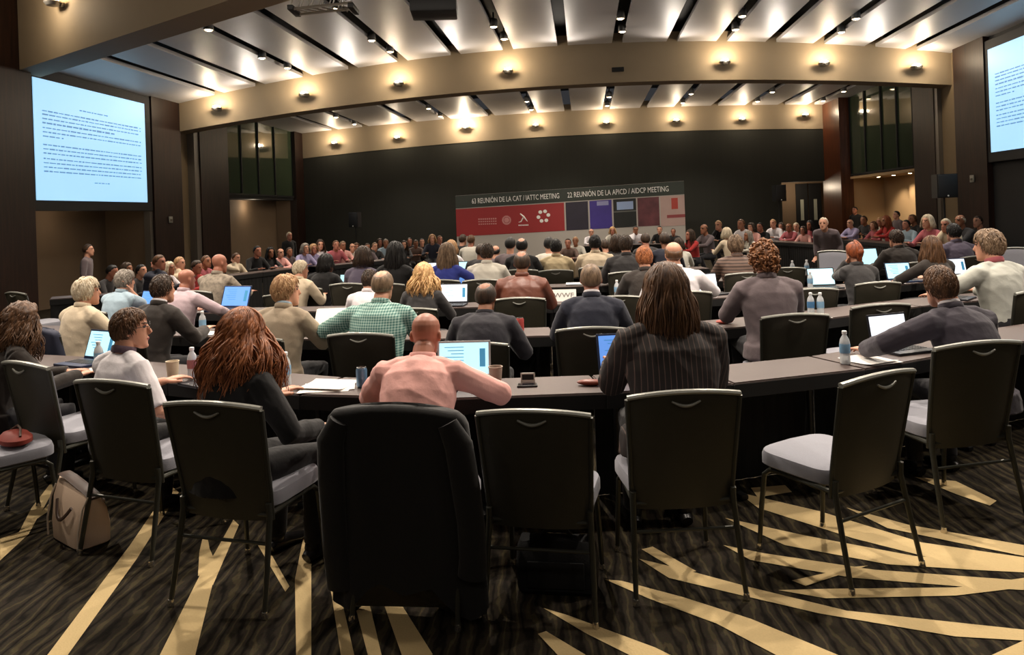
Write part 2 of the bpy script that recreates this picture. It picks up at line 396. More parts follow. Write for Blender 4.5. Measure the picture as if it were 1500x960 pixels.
wallbox('wall_left', XL - 0.8, XL - 0.1, yg1 + .02, yg1 + .2, 0, zg, m_beige_dim)
wallbox('wall_left', XL - 0.8, XL - 0.1, yg0 - .2, yg0 - .02, 0, zg, m_beige_dim)
def glass_run(name0, X, pxs, z0, z1, side):
    for k in range(len(pxs) - 1):
        ya, yb = sorted((Ywall(pxs[k], X), Ywall(pxs[k + 1], X)))
        w = struct(MB().box((X + side * 0.06, (ya + yb) / 2, (z0 + z1) / 2), (0.05, yb - ya - 0.05, z1 - z0)).build('window_%d' % (name0 + k), m_glassgreen, smooth=False))
        fr = MB()
        for yy in (ya + 0.015, yb - 0.015): fr.box((X + side * 0.03, yy, (z0 + z1) / 2), (0.08, 0.03, z1 - z0))
        fr.box((X + side * 0.03, (ya + yb) / 2, z0 + 0.03), (0.08, yb - ya - .06, 0.06)); fr.build('window_frame', m_dark, w, smooth=False)
    wallbox('wall_left' if side < 0 else 'wall_right', *(sorted((X + side * 0.1, X + side * 0.3))), min(Ywall(pxs[0], X), Ywall(pxs[-1], X)), max(Ywall(pxs[0], X), Ywall(pxs[-1], X)), z0, z1 + .2, m_dark)
glass_run(1, XL, [331, 357, 382, 406, 432], zg + 0.1, 6.0, -1)
wallbox('wall_left', XL - 1.9, XL - 1.7, yS1, YB2 + .3, 0, ZT, m_dark)
# ---- side with the cropped screen
zr = at_X(1290, 257, XR).z
yr0, yr1 = sorted((Ywall(1247, XR), Ywall(1340, XR)))
wallbox('wall_right', XR - 0.3, XR + 0.1, Ywall(1247, XR), YB2 + 0.2, 0, ZT, m_woodred)
glass_run(5, XR, [1248, 1270, 1294, 1317, 1341], zr + 0.1, 6.0, 1)
m_alc = mat('alcove_cream', (190, 160, 120), 0.8, var=0.04, scale=3)
wallbox('wall_right', XR + 1.1, XR + 1.2, yr0 - .3, yr1 + .3, 0, zr + .2, m_alc)
wallbox('wall_right', XR + 0.1, XR + 1.2, yr1 + .1, yr1 + .2, 0, zr + .2, m_alc)
wallbox('wall_right', XR + 0.1, XR + 1.2, yr0 - .2, yr0 - .1, 0, zr + .2, m_alc)
ym = (yr0 + yr1) / 2
wallbox('wall_right', XR + 0.9, XR + 1.1, ym - .9, ym + .1, 0, zr, m_alc)
wallbox('ceiling', XR, XR + 1.2, yr0 - .3, yr1 + .3, zr, zr + 0.08, m_alc)
wallbox('floor', XR, XR + 1.2, yr0 - .3, yr1 + .3, -0.1, -0.004, m_carpet)
sidewall('wall_right', 1341, 1372, XR - 0.12, 0, ZT, m_wood, side=1)
sidewall('trim_4', 1372, 1378, XR - 0.1, 0, ZT, m_trim, side=1)
sidewall('wall_right', 1378, 1404, XR, 0, ZT, m_beige, side=1)
y2 = Ywall(1404, XR - .1)
wallbox('wall_right', XR - 0.12, XR + 0.2, Ywall(1449, XR - .1), y2, 0, ZT, m_wood)
wallbox('wall_right', XR, XR + 0.2, -4.2, Ywall(1449, XR), 0, ZT, m_dark)
wallbox('wall_right', XR + 1.2, XR + 1.3, -4, YB2 + 0.5, 0, ZT, m_dark)

# ---- projection screens
m_screen = emat('screen_light', (158, 208, 240), 0.95)
m_ink = mat('screen_ink', (90, 130, 170), 0.6, emit=(104, 148, 190), estr=0.75)
def screen(name, corner, label, side):
    """corner pixels tl, tr, br, bl on wall plane; side -1 = wall at XL"""
    X = XL + 0.1 if side < 0 else XR - 0.1
    (y0, y1), (z0, z1) = corner
    ny = 1 if side < 0 else -1
    t = thing(name, (X, (y0 + y1) / 2, (z0 + z1) / 2), 0, label, 'screen')
    W, H = abs(y1 - y0), z1 - z0
    sx = -side
    MB().box((-sx * 0.03, 0, 0), (0.05, W + 0.5, H + 0.42), bev=0.01).build('border', mat('screen_border', (6, 8, 14), .7), t, smooth=False)
    MB().box((sx * 0.0, 0, 0), (0.02, W, H)).build('picture', m_screen, t, smooth=False)
    tx = MB(); random.seed(3)
    rows = [0.80, 0.74, 0.71, 0.675, 0.64, 0.60, 0.565, 0.53, 0.46, 0.425, 0.39, 0.345, 0.31, 0.275, 0.24, 0.165]
    for r_i, r in enumerate(rows):
        if r_i in (1, 4, 5, 8, 11, 15): tx.build('text_block', m_ink, t, smooth=False); tx = MB()
        a, bnd = (0.06, 0.93)
        if r_i == 0: a, bnd = 0.36, 0.6
        if r_i == 15: a, bnd = 0.47, 0.6
        if r_i in (7,): bnd = 0.2
        if r_i == 4: bnd = 0.66
        u = a
        while u < bnd:
            w = random.uniform(0.012, 0.05); h = random.uniform(0.008, 0.013) * (1.5 if r_i == 4 else 1)
            yy = (u + w / 2 - 0.5) * W * ny; zz = (r - 0.5) * H
            tx.box((sx * 0.0125, yy, zz), (0.004, min(w, bnd - u + .01) * W, h * H)); u += w + 0.008
    tx.build('text_block', m_ink, t, smooth=False)
    return t
ya, yb = Ywall(55, XL + .1), Ywall(217, XL + .1)
zt = at_X(140, 135, XL + .1).z; zb = at_X(140, 295, XL + .1).z
screen('projection_screen', ((ya, yb), (zb, zt)), 'whole projection screen of blue-lit document text above the dim beige alcove', -1)
yc = Ywall(1455, XR - .1); ya = yc - 4.3
zb = at_X(1462, 222, XR - .1).z; zt = at_X(1455, 70, XR - .1).z
screen('projection_screen', ((ya, yc), (zb, zt)), 'cropped projection screen beside the loudspeaker column, cut by the photo edge', 1)

# ---- lamps ------------------------------------------------------------------
def light(name, kind, loc, energy, color=(1.0, 0.82, 0.6), radius=0.08, spot=None, blend=0.5, target=None):
    ld = bpy.data.lights.new(name, kind); ld.energy = energy; ld.color = color
    if kind in ('POINT', 'SPOT'): ld.shadow_soft_size = radius
    if kind == 'SPOT': ld.spot_size = math.radians(spot); ld.spot_blend = blend
    o = bpy.data.objects.new(name, ld); COL.objects.link(o); o.location = loc
    if target is not None:
        o.rotation_euler = (Vector(target) - Vector(loc)).to_track_quat('-Z', 'Y').to_euler()
    return o
def sconce(px, py, Y, on, k, grp, power):
    p = at_Y(px, py, Y)
    t = thing('wall_sconce', (p.x, Y, p.z), 0, k, 'lamp', grp)
    prof = [(0.02, -0.07), (0.10, -0.05), (0.14, 0.0), (0.135, 0.02), (0.09, 0.0)]
    MB().lathe(prof, (0, -0.17, 0), 14).box((0, -0.03, -0.01), (0.1, 0.06, 0.08), bev=0.01).build('bowl', m_metal, t)
    MB().ellipsoid((0, -0.17, 0.03), (0.10, 0.10, 0.05)).build('bulb', m_lampwarm if on else m_black, t)
    if on:
        light('sconce_light', 'POINT', (p.x, Y - 0.36, p.z + 0.04), power, radius=0.05)
    return t
g1, g2 = 'sconces along the near ceiling beam', 'sconces along the far ceiling beam'
near_sc = [(322, 160, 1), (449, 140, 1), (586, 124, 1), (745, 106, 1), (905, 102, 0), (1060, 93, 1), (1204, 95, 1), (1338, 100, 1)]
ordn = ['first', 'second', 'third', 'fourth', 'fifth', 'sixth', 'seventh', 'eighth']
for i, (x, y, on) in enumerate(near_sc):
    if on: sconce(x, y, YB1, on, 'lit sconce on the near ceiling beam, %s from the whole screen' % ordn[i], g1, 38)
    else:
        p = at_Y(x, y, YB1); mbv = MB().box((0, 0, 0), (0.3, 0.04, 0.11), bev=0.01)
        for q in range(4): mbv.box((0, -0.03, -0.035 + q * 0.023), (0.26, 0.03, 0.008))
        o = mbv.build('air_vent', m_black, loc=(p.x, YB1 - 0.025, p.z)); tag(o, 'small dark slotted vent on the near ceiling beam between two sconces', 'vent')
far_sc = [(492, 211), (583, 203), (683, 188), (785, 185), (888, 181), (990, 178), (1086, 176), (1178, 170)]
for i, (x, y) in enumerate(far_sc):
    sconce(x, y, YB2, 1, 'lit sconce on the far ceiling beam, %s from the whole screen' % ordn[i], g2, 95 if i == 2 else 34)
# sconce on the angled bulkhead
rb_ = ray(93, 7); tb_ = (pA - EYE).dot(nv) / rb_.dot(nv); pb_ = EYE + rb_ * tb_
t = thing('wall_sconce', pb_, math.atan2(nv.y, nv.x) + PI / 2, 'lit sconce on the angled bulkhead beam above the whole screen', 'lamp')
PBULK = pb_
MB().lathe([(0.02, -0.07), (0.10, -0.05), (0.14, 0.0), (0.135, 0.02), (0.09, 0.0)], (0, -0.17, 0), 14).box((0, -0.03, -0.01), (0.1, 0.06, 0.08), bev=0.01).build('bowl', m_metal, t)
MB().ellipsoid((0, -0.17, 0.03), (0.10, 0.10, 0.05)).build('bulb', m_lampwarm, t)
light('sconce_light', 'POINT', pb_ + nv * 0.5 + Vector((0, 0, 0.02)), 34, radius=0.05)
# ceiling track spots in the dark slots
proto_spot = None
def spot_can(p, aim, label, grp):
    global proto_spot
    if proto_spot is None:
        t = thing('ceiling_spotlight', p, 0, label, 'lamp', grp)
        MB().tube([(0, 0, 0.22), (0, 0, 0.0)], 0.02, 8).build('stem', m_metal, t)
        MB().lathe([(0.05, 0.09), (0.085, 0.07), (0.095, -0.1), (0.085, -0.1), (0.075, -0.06)], (0, 0, 0), 14).build('housing', m_metal, t)
        MB().ellipsoid((0, 0, -0.075), (0.075, 0.075, 0.045)).build('bulb', m_lampdim, t)
        proto_spot = t; return t
    return copy_tree(proto_spot, p, 0, label, grp)
gsp = 'spotlights in the ceiling slots'
sidx = 0
for i, (x, on) in enumerate(STRIP):
    if not on: continue
    for j, Y in enumerate((11.2, 13.6, 16.2, 17.4)):
        z = b1_top(SX[i]) + 0.02
        spot_can((SX[i] + (0.05 if j % 2 else -0.05), Y, z), None, 'small lit spotlight in a dark ceiling slot before the near beam', gsp)
gsp2 = 'spotlights in the far ceiling slots'
for i, (x, on) in enumerate(STRIP2):
    if not on: continue
    for j, Y in enumerate((24.2, 26.2)):
        spot_can((SX2[i], Y, b2_top(SX2[i]) + 0.02), None, 'small lit spotlight in a ceiling slot between the two beams', gsp2)
# ================================================================== furniture
def xy(px, d, z=0.74, out=0.0):
    """the point seen in pixel column px at depth d and height z, put at height out"""
    u = (px - CX) / F_PX; v = ((z - CAMZ) / d - u * Rv.z) / Uv.z
    p = EYE + (Fv + Rv * u + Uv * v) * d
    return Vector((p.x, p.y, out))
def RZ(deg): return math.radians(deg)
m_vinyl = mat('olive_black_vinyl', (56, 53, 42), 0.5, var=0.12, scale=30, bump=0.12, bscale=220)
m_seat = mat('blue_grey_fabric', (142, 142, 150), 0.9, var=0.06, scale=60, bump=0.2, bscale=300, sheen=0.2)
m_frame = mat('dark_grey_frame', (74, 74, 66), 0.38, metal=0.55)
m_rail = mat('pale_grey_rail', (150, 150, 142), 0.35, metal=0.3)
m_glide = mat('chrome_glide', (215, 210, 200), 0.2, metal=0.9)
def back_y(z): return -0.205 - max(0.0, z - 0.42) * 0.19
def back_shell(mb, z0, z1, w0, w1, th, off, arch, n=10, seg=7):
    rs = []
    for i in range(n + 1):
        t = i / n; z = z0 + (z1 - z0) * t; w = w0 + (w1 - w0) * t
        e = min(1.0, min(t, 1 - t) * n / 1.2 + 0.35); th_ = th * e
        ring = []
        for sgn in (1, -1):
            for k in range(seg + 1):
                u = -1 + 2 * k / seg if sgn > 0 else 1 - 2 * k / seg
                curve = 0.025 * (u * u)            # the back wraps round the sitter a little
                edge = th_ * (1 - 0.75 * abs(u) ** 6)
                zz = z + arch * (1 - u * u) * t
                ring.append(Vector((u * w, back_y(zz) + off + curve + sgn * edge * -0.5, zz)))
        rs.append(ring)
    mb.rings(rs); return mb
def make_chair(loc, rz, label):
    t = thing('banquet_chair', loc, rz, label, 'chair')
    sm = MB(); rs = []
    for i, (z, k) in enumerate(((0.415, 0.94), (0.425, 1.0), (0.465, 1.0), (0.482, 0.97), (0.49, 0.85))):
        ring = []
        for q in range(28):
            a = 2 * PI * q / 28; c, s_ = math.cos(a), math.sin(a)
            ex = 0.23 * (abs(c) ** 0.35) * (1 if c > 0 else -1) * k; ey = 0.225 * (abs(s_) ** 0.35) * (1 if s_ > 0 else -1) * k
            ring.append(Vector((ex * (1.0 + 0.06 * ey / 0.225), ey * .9 + .035, z + 0.01 * (1 - (ex / .23) ** 2) * (i > 2) + 0.006 * ey / .225)))
        rs.append(ring)
    sm.rings(rs); sm.build('seat', m_seat, t)
    back_shell(MB(), 0.375, 0.885, 0.215, 0.242, 0.030, 0.0, 0.022).build('backrest', m_vinyl, t)
    back_shell(MB(), 0.475, 0.865, 0.195, 0.222, 0.035, 0.026, 0.022).build('back_cushion', m_seat, t)
    pts = [Vector((u * 0.246, back_y(0.89) + 0.025 * u * u, 0.888 + 0.022 * (1 - u * u))) for u in [i / 8 for i in range(-8, 9)]]
    MB().tube(pts, [(0.012, 0.017)] * len(pts), 8, up=(0, 0, 1)).build('top_rail', m_rail, t)
    pts = [Vector((u * 0.062, back_y(0.868) - 0.020, 0.873 - 0.020 * math.cos(u * PI / 2))) for u in [i / 6 for i in range(-6, 7)]]
    MB().tube(pts, [0.0045 + 0.003 * math.cos((i / 6 - 1) * PI / 2) for i in range(13)], 8).build('handle', m_rail, t)
    for s_ in (-1, 1):
        pts = [Vector((s_ * (0.222 + 0.025 * q), back_y(0.38 + 0.5 * q) + 0.024, 0.38 + 0.5 * q)) for q in (0, .25, .5, .75, 1)]
        MB().tube(pts, 0.011, 8).build('back_frame', m_frame, t)
        l = MB().tube([(s_ * 0.222, back_y(.5) + 0.012, 0.46), (s_ * 0.224, -0.205, 0.40), (s_ * 0.232, -0.245, 0.2), (s_ * 0.24, -0.285, 0.012)], [0.0135, 0.0135, 0.0125, 0.011], 10).build('leg', m_frame, t)
        MB().lathe([(0.014, 0.0), (0.016, 0.006), (0.012, 0.03)], (s_ * 0.24, -0.285, 0), 10).build('glide', m_glide, l)
        l = MB().tube([(s_ * 0.205, 0.08, 0.405), (s_ * 0.208, 0.17, 0.40), (s_ * 0.212, 0.205, 0.37), (s_ * 0.218, 0.225, 0.2), (s_ * 0.224, 0.24, 0.012)], [0.0125, 0.0125, 0.0125, 0.0125, 0.011], 10).build('leg', m_frame, t)
        MB().lathe([(0.014, 0.0), (0.016, 0.006), (0.012, 0.03)], (s_ * 0.224, 0.24, 0), 10).build('glide', m_glide, l)
    fr = MB()
    for s_ in (-1, 1): fr.tube([(s_ * 0.205, 0.17, 0.402), (s_ * 0.215, -0.2, 0.402)], 0.012, 8)
    for yy in (0.15, -0.19): fr.tube([(-0.21, yy, 0.402), (0.21, yy, 0.402)], 0.011, 8)
    fr.build('seat_frame', m_frame, t)
    MB().tube([(-0.228, -0.225, 0.29), (0.228, -0.225, 0.29)], 0.008, 8).build('stretcher', m_frame, t)
    return t
CHAIR0 = None
def chair(px, d, rz, label, group=None, scale=None):
    """px: pixel column of the middle of the backrest top, d: its depth; rz degrees (0 faces the stage)"""
    global CHAIR0
    top = xy(px, d, .905); a = RZ(rz); off = Vector((math.sin(a), -math.cos(a), 0)) * back_y(.89)
    loc = Vector((top.x, top.y, 0)) + Vector((-math.sin(a), math.cos(a), 0)) * (-back_y(.89))
    if CHAIR0 is None:
        CHAIR0 = make_chair(loc, a, label); 
        if group: CHAIR0['group'] = group
        if scale: CHAIR0.scale = (scale,) * 3
        return CHAIR0
    r = copy_tree(CHAIR0, loc, a, label, None, scale or 1.0)
    if group: r['group'] = group
    elif 'group' in r: del r['group']
    return r
gF = 'banquet chairs in the front row'
def dtop(py, px, z=0.905): return (CAMZ - z) * F_PX / (py - (CY - math.tan(ROLL) * (px - CX)))
C5 = chair(779, dtop(604, 779), -6, 'empty black-backed chair between the jacket-draped chair and the pinstriped woman', gF)
C3 = chair(308, dtop(603, 308), -11, 'black-backed chair behind the auburn-haired woman', gF, 1.04)
C2 = chair(160, dtop(569, 160), -15, 'black-backed chair with the beige handbag beside its legs', gF, 1.04)
C1 = chair(34, dtop(541, 34), -25, 'black-backed chair behind the dark-curled woman at the laptop', gF, 1.04)
C6 = chair(1003, dtop(584, 1003), 8, 'black-backed chair behind the pinstriped woman with the long brown hair', gF, 1.03)
C7 = chair(1290, dtop(563, 1290), 34, 'empty chair turned to show its grey seat, at the dark-suited man', gF, 1.05)
C8 = chair(1433, dtop(522, 1433), 17, 'black-backed chair directly behind the dark-suited man with the bottle', gF, 1.08)
C0 = chair(-95, 4.2, -38, 'cut-off chair holding the red bag on its grey seat', gF)
C4 = chair(580, dtop(609, 580), -7, 'chair almost covered by the long black coat', gF)
for o in (C0, C1, C2, C3, C4, C5, C6, C7, C8): pass

# ---- draped coats
m_coat = mat('black_coat', (20, 18, 16), 0.85, var=0.25, scale=8, bump=0.25, bscale=25, sheen=0.15)
m_navy = mat('navy_coat', (38, 42, 60), 0.8, var=0.2, scale=8, bump=0.2, bscale=25)
def coat(chair_o, m, label, name='coat', length=0.72, wtop=0.27, wbot=0.36, sleeves=True, seed=1):
    rnd = random.Random(seed)
    t = thing(name, chair_o.location, chair_o.rotation_euler.z, label, 'coat'); t.scale = chair_o.scale
    mb = MB(); rs = []; n, seg = 26, 40
    ph = [rnd.uniform(0, 6.28) for _ in range(6)]
    for i in range(n + 1):
        q = i / n; z = 0.925 - length * q ** 1.08 if i else 0.928
        shoulder = min(1.0, 0.90 + 1.8 * q)
        w = (wtop + (wbot - wtop) * q) * shoulder
        yb = back_y(max(z, .4)) - 0.03
        fold = 0.022 * min(1, q * 2.2)
        ring = []
        for k in range(seg):
            a = 2 * PI * k / seg; c, s_ = math.cos(a), math.sin(a)
            th = (0.052 if s_ < 0 else 0.06) * (0.55 if i == 0 else 1)
            x = w * (abs(c) ** 0.6) * (1 if c > 0 else -1); y = th * (abs(s_) ** 0.5) * (1 if s_ > 0 else -1)
            if s_ < 0: y -= fold * (0.5 + 0.5 * math.sin(x * 30 + ph[0] + q * 1.2) + 0.4 * math.sin(x * 57 + ph[1] - q * 2))
            zz = z + (0.03 * (1 - (x / w) ** 2) if q < .1 else 0) - (0.05 * math.sin(x * 9 + ph[2]) + 0.03 * math.sin(x * 23 + ph[3])) * q ** 2
            ring.append(Vector((x, yb + 0.03 + y, max(zz, 0.03))))
        rs.append(ring)
    mb.rings(rs); mb.build('body', m, t, angle=60)
    if sleeves:
        for s_ in (-1, 1):
            pts = [Vector((s_ * (wtop - 0.05 + o), back_y(z) - 0.052 + oy, z)) for z, o, oy in ((0.89, -.02, 0.01), (0.80, 0.025, -0.005), (0.62, 0.04, -0.012), (0.45, 0.05, -0.015), (0.30, 0.05, -0.012), (0.13 if s_ < 0 else 0.22, 0.04, 0))]
            MB().tube(pts, [(0.045, 0.03), (0.062, 0.04), (0.062, 0.04), (0.060, 0.04), (0.060, 0.038), (0.062, 0.036)], 16).build('sleeve', m, t, angle=60)
    pts = [Vector((u * 0.13, back_y(.9) + 0.05 - 0.05 * (1 - u * u), 0.925 + 0.012 * (1 - u * u))) for u in [i / 6 for i in range(-6, 7)]]
    MB().tube(pts, [(0.022, 0.012)] * 13, 8, up=(0, 1, .3)).build('collar', m, t)
    return t
coat(C4, m_coat, 'long black coat draped over the chair behind the man in pink', 'coat', 0.82, 0.312, 0.355)

# ---- tables
TABLES = []
m_cloth = mat('brown_black_tablecloth', (72, 58, 53), 0.5, var=0.06, scale=5, bump=0.05, bscale=60)  # dark cloth; the light sheen on its top is put into this brown tone
m_skirt = mat('black_table_skirt', (13, 12, 11), 0.85, var=0.2, scale=10)
def table(a, b, label, group, depth=0.46, z=0.74, m0=0.0, m1=0.0, front=False):
    """a-b: near edge; m0, m1: how much the far edge is shortened at each end (mitred joints)"""
    a, b = Vector((a.x, a.y, 0)), Vector((b.x, b.y, 0)); dv = b - a; L = dv.length; rz = math.atan2(dv.y, dv.x)
    c = (a + b) / 2
    t = thing('conference_table', c, rz, label, 'table', group)
    h = L / 2 - 0.004
    TABLES.append((c.x, c.y, rz, h, depth))
    def X0(y): return -h + m0 * y / depth
    def X1(y): return h - m1 * y / depth
    def slab(mb, y0, y1, z0, z1, x0f=X0, x1f=X1):
        mb.prism([(x0f(y0), y0, z0), (x1f(y0), y0, z0), (x1f(y1), y1, z0), (x0f(y1), y1, z0)], (0, 0, z1 - z0))
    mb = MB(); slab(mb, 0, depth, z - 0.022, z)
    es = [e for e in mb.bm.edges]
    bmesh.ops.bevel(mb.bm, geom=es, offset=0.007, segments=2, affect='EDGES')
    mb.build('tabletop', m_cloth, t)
    dr = MB()
    slab(dr, -0.004, 0.004, z - 0.09, z - 0.012); slab(dr, depth - 0.004, depth + 0.004, z - 0.155, z - 0.012)
    dr.build('cloth_drop', m_skirt, t, smooth=False)
    n = max(8, int(L / 0.05)); yk = 0.014 if front else depth - 0.014; sg = -1 if front else 1
    sk = MB(); ra, rb, rc, rd = [], [], [], []
    path = [(X0(yk) + 0.006 + (X1(yk) - X0(yk) - 0.012) * i / n, yk + sg * (0.007 if i % 2 else 0)) for i in range(n + 1)]
    ring = [Vector((x, y, 0)) for x, y in path] + [Vector((x, y - sg * 0.006, 0)) for x, y in reversed(path)]
    sk.rings([[Vector((p.x, p.y, 0.005)) for p in ring], [Vector((p.x, p.y, z - 0.02)) for p in ring]]); sk.build('skirt', m_skirt, t, smooth=False)
    for lx in (X0(depth * .5) + 0.12, X1(depth * .5) - 0.12):
        MB().tube([(lx, depth * .72, z - 0.02), (lx, depth * .72, 0.03)], 0.02, 8).box((lx, depth * .62, 0.018), (0.05, 0.3, 0.03), bev=0.01).build('leg', m_black, t)
    return t
def trow(pts, fmt, group, front=False):
    P = [xy(x, d) for x, d in pts]; n = len(P) - 1
    ang = [math.atan2((P[i + 1] - P[i]).y, (P[i + 1] - P[i]).x) for i in range(n)]
    mit = [0.0] + [0.46 * math.tan((ang[i + 1] - ang[i]) / 2) for i in range(n - 1)] + [0.0]
    for i in range(n): table(P[i], P[i + 1], fmt[i] if isinstance(fmt, list) else fmt, group, m0=mit[i] + 0.002, m1=mit[i + 1] + 0.002, front=front)
trow([(-150, 6.05), (60, 5.45), (246, 4.86), (439, 4.38), (660, 4.16), (888, 4.16), (1074, 4.28), (1267, 4.53), (1463, 5.1), (1650, 5.7)],
 ['cloth-covered table at the frame edge before the dark-curled woman', 'black-skirted table under the lit laptop of the dark-curled woman', 'black-skirted table carrying the cream paper cup', 'black-skirted table carrying white papers and the blue can', 'black-skirted table where the man in pink leans', 'black-skirted table carrying the brown spectacle case', 'bare black-skirted table with the empty gap beside the pinstriped woman', 'black-skirted table carrying the lone water bottle and papers', 'cloth-covered table before the suited man, cut by the frame edge'], 'front row of black-skirted tables')
R2 = [(-60, 7.65), (150, 7.2), (330, 6.65), (560, 6.2), (810, 6.15), (1060, 6.2), (1212, 6.55), (1350, 7.1), (1540, 7.7)]
trow(R2, ['second-row table past the white-haired man', 'second-row table before the white-haired man', 'second-row table before the blond man in tan', 'second-row table before the man in green checks', 'second-row table carrying the red drink can', 'second-row table with bare cloth beside the grey-jacketed man', 'second-row table carrying two water bottles', 'second-row table before the grey-haired man in pale shirt'], 'second row of black-skirted tables')
R3 = [(150, 8.9), (330, 8.5), (560, 8.25), (810, 8.2), (1033, 8.25), (1212, 8.6), (1350, 9.1), (1540, 9.8)]
trow(R3, ['third-row table before the bald man in lilac', 'third-row table with the small lit laptop', 'third-row table before the curly blonde woman', 'third-row table carrying small name cards', 'third-row table behind the pinstriped woman', 'third-row table before the red-haired woman', 'third-row table before the long-haired woman'], 'third row of black-skirted tables')
R4 = [(400, 10.6), (560, 10.25), (720, 10.1), (880, 10.1), (1040, 10.1), (1200, 10.6), (1400, 11.6)]
trow(R4, 'black-skirted table in the fourth row before the stage', 'fourth row of tables')
R5 = [(640, 12.3), (760, 12.2), (900, 12.2), (1040, 12.3)]
trow(R5, 'black-skirted table in the fifth row before the stage', 'fifth row of tables')
R6 = [(660, 14.6), (780, 14.5), (900, 14.5), (1020, 14.6)]
trow(R6, 'black-skirted table in the sixth row before the stage', 'sixth row of tables')
trow([(322, 14.2), (385, 15.2), (440, 16.2)], 'long black-skirted side table below the green glass bay', 'side tables below the green glass', front=True)
trow([(470, 16.4), (535, 17.4), (600, 18.6)], 'black-skirted table angled along the dark back wall', 'side tables along the dark wall', front=True)
trow([(1195, 18.4), (1155, 19.6), (1112, 21.0)][::-1], 'black-skirted table angled along the doorway side', 'side tables by the doorway', front=True)
trow([(1232, 20.2), (1300, 17.6), (1332, 16.4)], 'black-skirted table before the lit alcove', 'side tables before the lit alcove', front=True)
trow([(850, 21.6), (925, 21.4), (1000, 21.2)], 'head table below the banner', 'head tables below the banner', front=True)

trow([(72, 10.9), (168, 11.3)], 'black-skirted table on the open floor by the screen wall', 'table by the screen wall', front=True)
# ---- banner / backdrop on the stage
m_bgreen = mat('banner_dark_green', (50, 56, 48), 0.7)
m_bred = mat('banner_red', (150, 38, 38), 0.6, var=0.1, scale=2)
m_bwhite = mat('banner_pale_grey', (176, 168, 158), 0.7)
m_btext = mat('banner_text', (232, 230, 222), 0.6)
bl, br = xy(668, 25.6, 1.8), xy(1003, 24.2, 1.8)
dvb = Vector((br.x - bl.x, br.y - bl.y, 0)); BL = dvb.length; brz = math.atan2(dvb.y, dvb.x)
bn = thing('stage_backdrop', Vector((bl.x, bl.y, 0)), brz, 'wide conference banner with red panel and photo strip on the stage', 'banner')
ztl, ztr = at_depth(668, 287, 25.6).z, at_depth(1003, 265, 24.2).z
def bz(u, f): # f: 0 at floor 1 at top
    return (ztl + (ztr - ztl) * u) * f
HT = (ztl + ztr) / 2
def bpanel(name, u0, u1, z0, z1, m, th=0.012, par=None):
    mb = MB(); tilt = (ztr - ztl) / BL
    x0, x1 = u0 * BL, u1 * BL
    mb.prism([(x0, -th, z0 + tilt * x0), (x1, -th, z0 + tilt * x1), (x1, -th, z1 + tilt * x1), (x0, -th, z1 + tilt * x0)], (0, th, 0))
    return mb.build(name, m, par or bn, smooth=False)
MB().prism([(0, 0, 0), (BL, 0, 0), (BL, 0, ztr), (0, 0, ztl)], (0, 0.06, 0)).build('board', m_bwhite, bn, smooth=False)
zh = ztl - 0.43
bpanel('title_strip', 0, 1, zh, ztl - 0.005, m_bgreen)
bpanel('red_panel', 0, 0.487, zh - 0.96, zh - 0.03, m_bred)
bpanel('photo_panel', 0.494, 0.591, zh - 0.96, zh - 0.03, mat('photo_black_purple', (36, 30, 44), 0.6, var=0.5, scale=3))
pp = bpanel('photo_panel', 0.598, 0.693, zh - 0.96, zh - 0.03, mat('photo_violet', (60, 44, 128), 0.6, var=0.3, scale=2)); bpanel('sky_patch', 0.63, 0.68, zh - 0.2, zh - 0.06, mat('photo_cloud', (140, 140, 175), 0.6), 0.015, pp)
pp = bpanel('photo_panel', 0.70, 0.797, zh - 0.96, zh - 0.03, mat('photo_hall', (22, 24, 20), 0.6, var=0.5, scale=4)); bpanel('screen_patch', 0.715, 0.785, zh - 0.38, zh - 0.12, mat('photo_screen', (150, 170, 205), 0.6), 0.015, pp)
bpanel('table_patch', 0.70, 0.797, zh - 0.46, zh - 0.42, mat('photo_greyline', (95, 95, 90), 0.6), 0.015, pp)
bpanel('photo_panel', 0.803, 0.894, zh - 0.96, zh - 0.03, mat('photo_crowd', (96, 48, 52), 0.6, var=0.9, scale=3))
pp = bpanel('photo_panel', 0.899, 1.0, zh - 1.0, zh - 0.03, mat('photo_pale', (178, 150, 140), 0.6, var=0.15, scale=2)); bpanel('red_patch', 0.945, 0.972, zh - 0.46, zh - 0.10, mat('photo_red', (170, 62, 48), 0.6), 0.015, pp)
bpanel('red_bar', 0.925, 1.0, zh - 0.74, zh - 0.64, mat('photo_redbar', (140, 62, 62), 0.6), 0.015, pp)
tilt_a = math.atan2(ztr - ztl, BL)
def bM(u, z): return Matrix.Translation((u * BL, -0.016, z + (ztr - ztl) * u)) @ Matrix.Rotation(-tilt_a, 4, 'Y') @ Matrix.Rotation(PI / 2, 4, 'X')
text_mesh('63 REUNIÓN DE LA CAT / IATTC MEETING', 0.25, 'title_text', m_btext, bn, bM(0.272, zh + 0.20) @ Matrix.Scale(0.63, 4, (1, 0, 0)), 0.004)
text_mesh('22 REUNIÓN DE LA APICD / AIDCP MEETING', 0.25, 'title_text', m_btext, bn, bM(0.72, zh + 0.20) @ Matrix.Scale(0.66, 4, (1, 0, 0)), 0.004)
m_logo = mat('logo_pink', (196, 132, 128), 0.6)
lg = MB()
for k in range(3):
    for q in range(9): lg.box(((0.105 + 0.0095 * q) * BL, -0.016, zh - 0.42 - k * 0.085 + (ztr - ztl) * 0.14), (0.05, 0.006, 0.05 - 0.012 * (k > 0)))
lg.build('logo', m_logo, bn, smooth=False)
Mx = Matrix.Rotation(PI / 2, 3, 'X')
cz = lambda u, z: (u * BL, -0.018, zh - z + (ztr - ztl) * u)
e1 = MB(); 
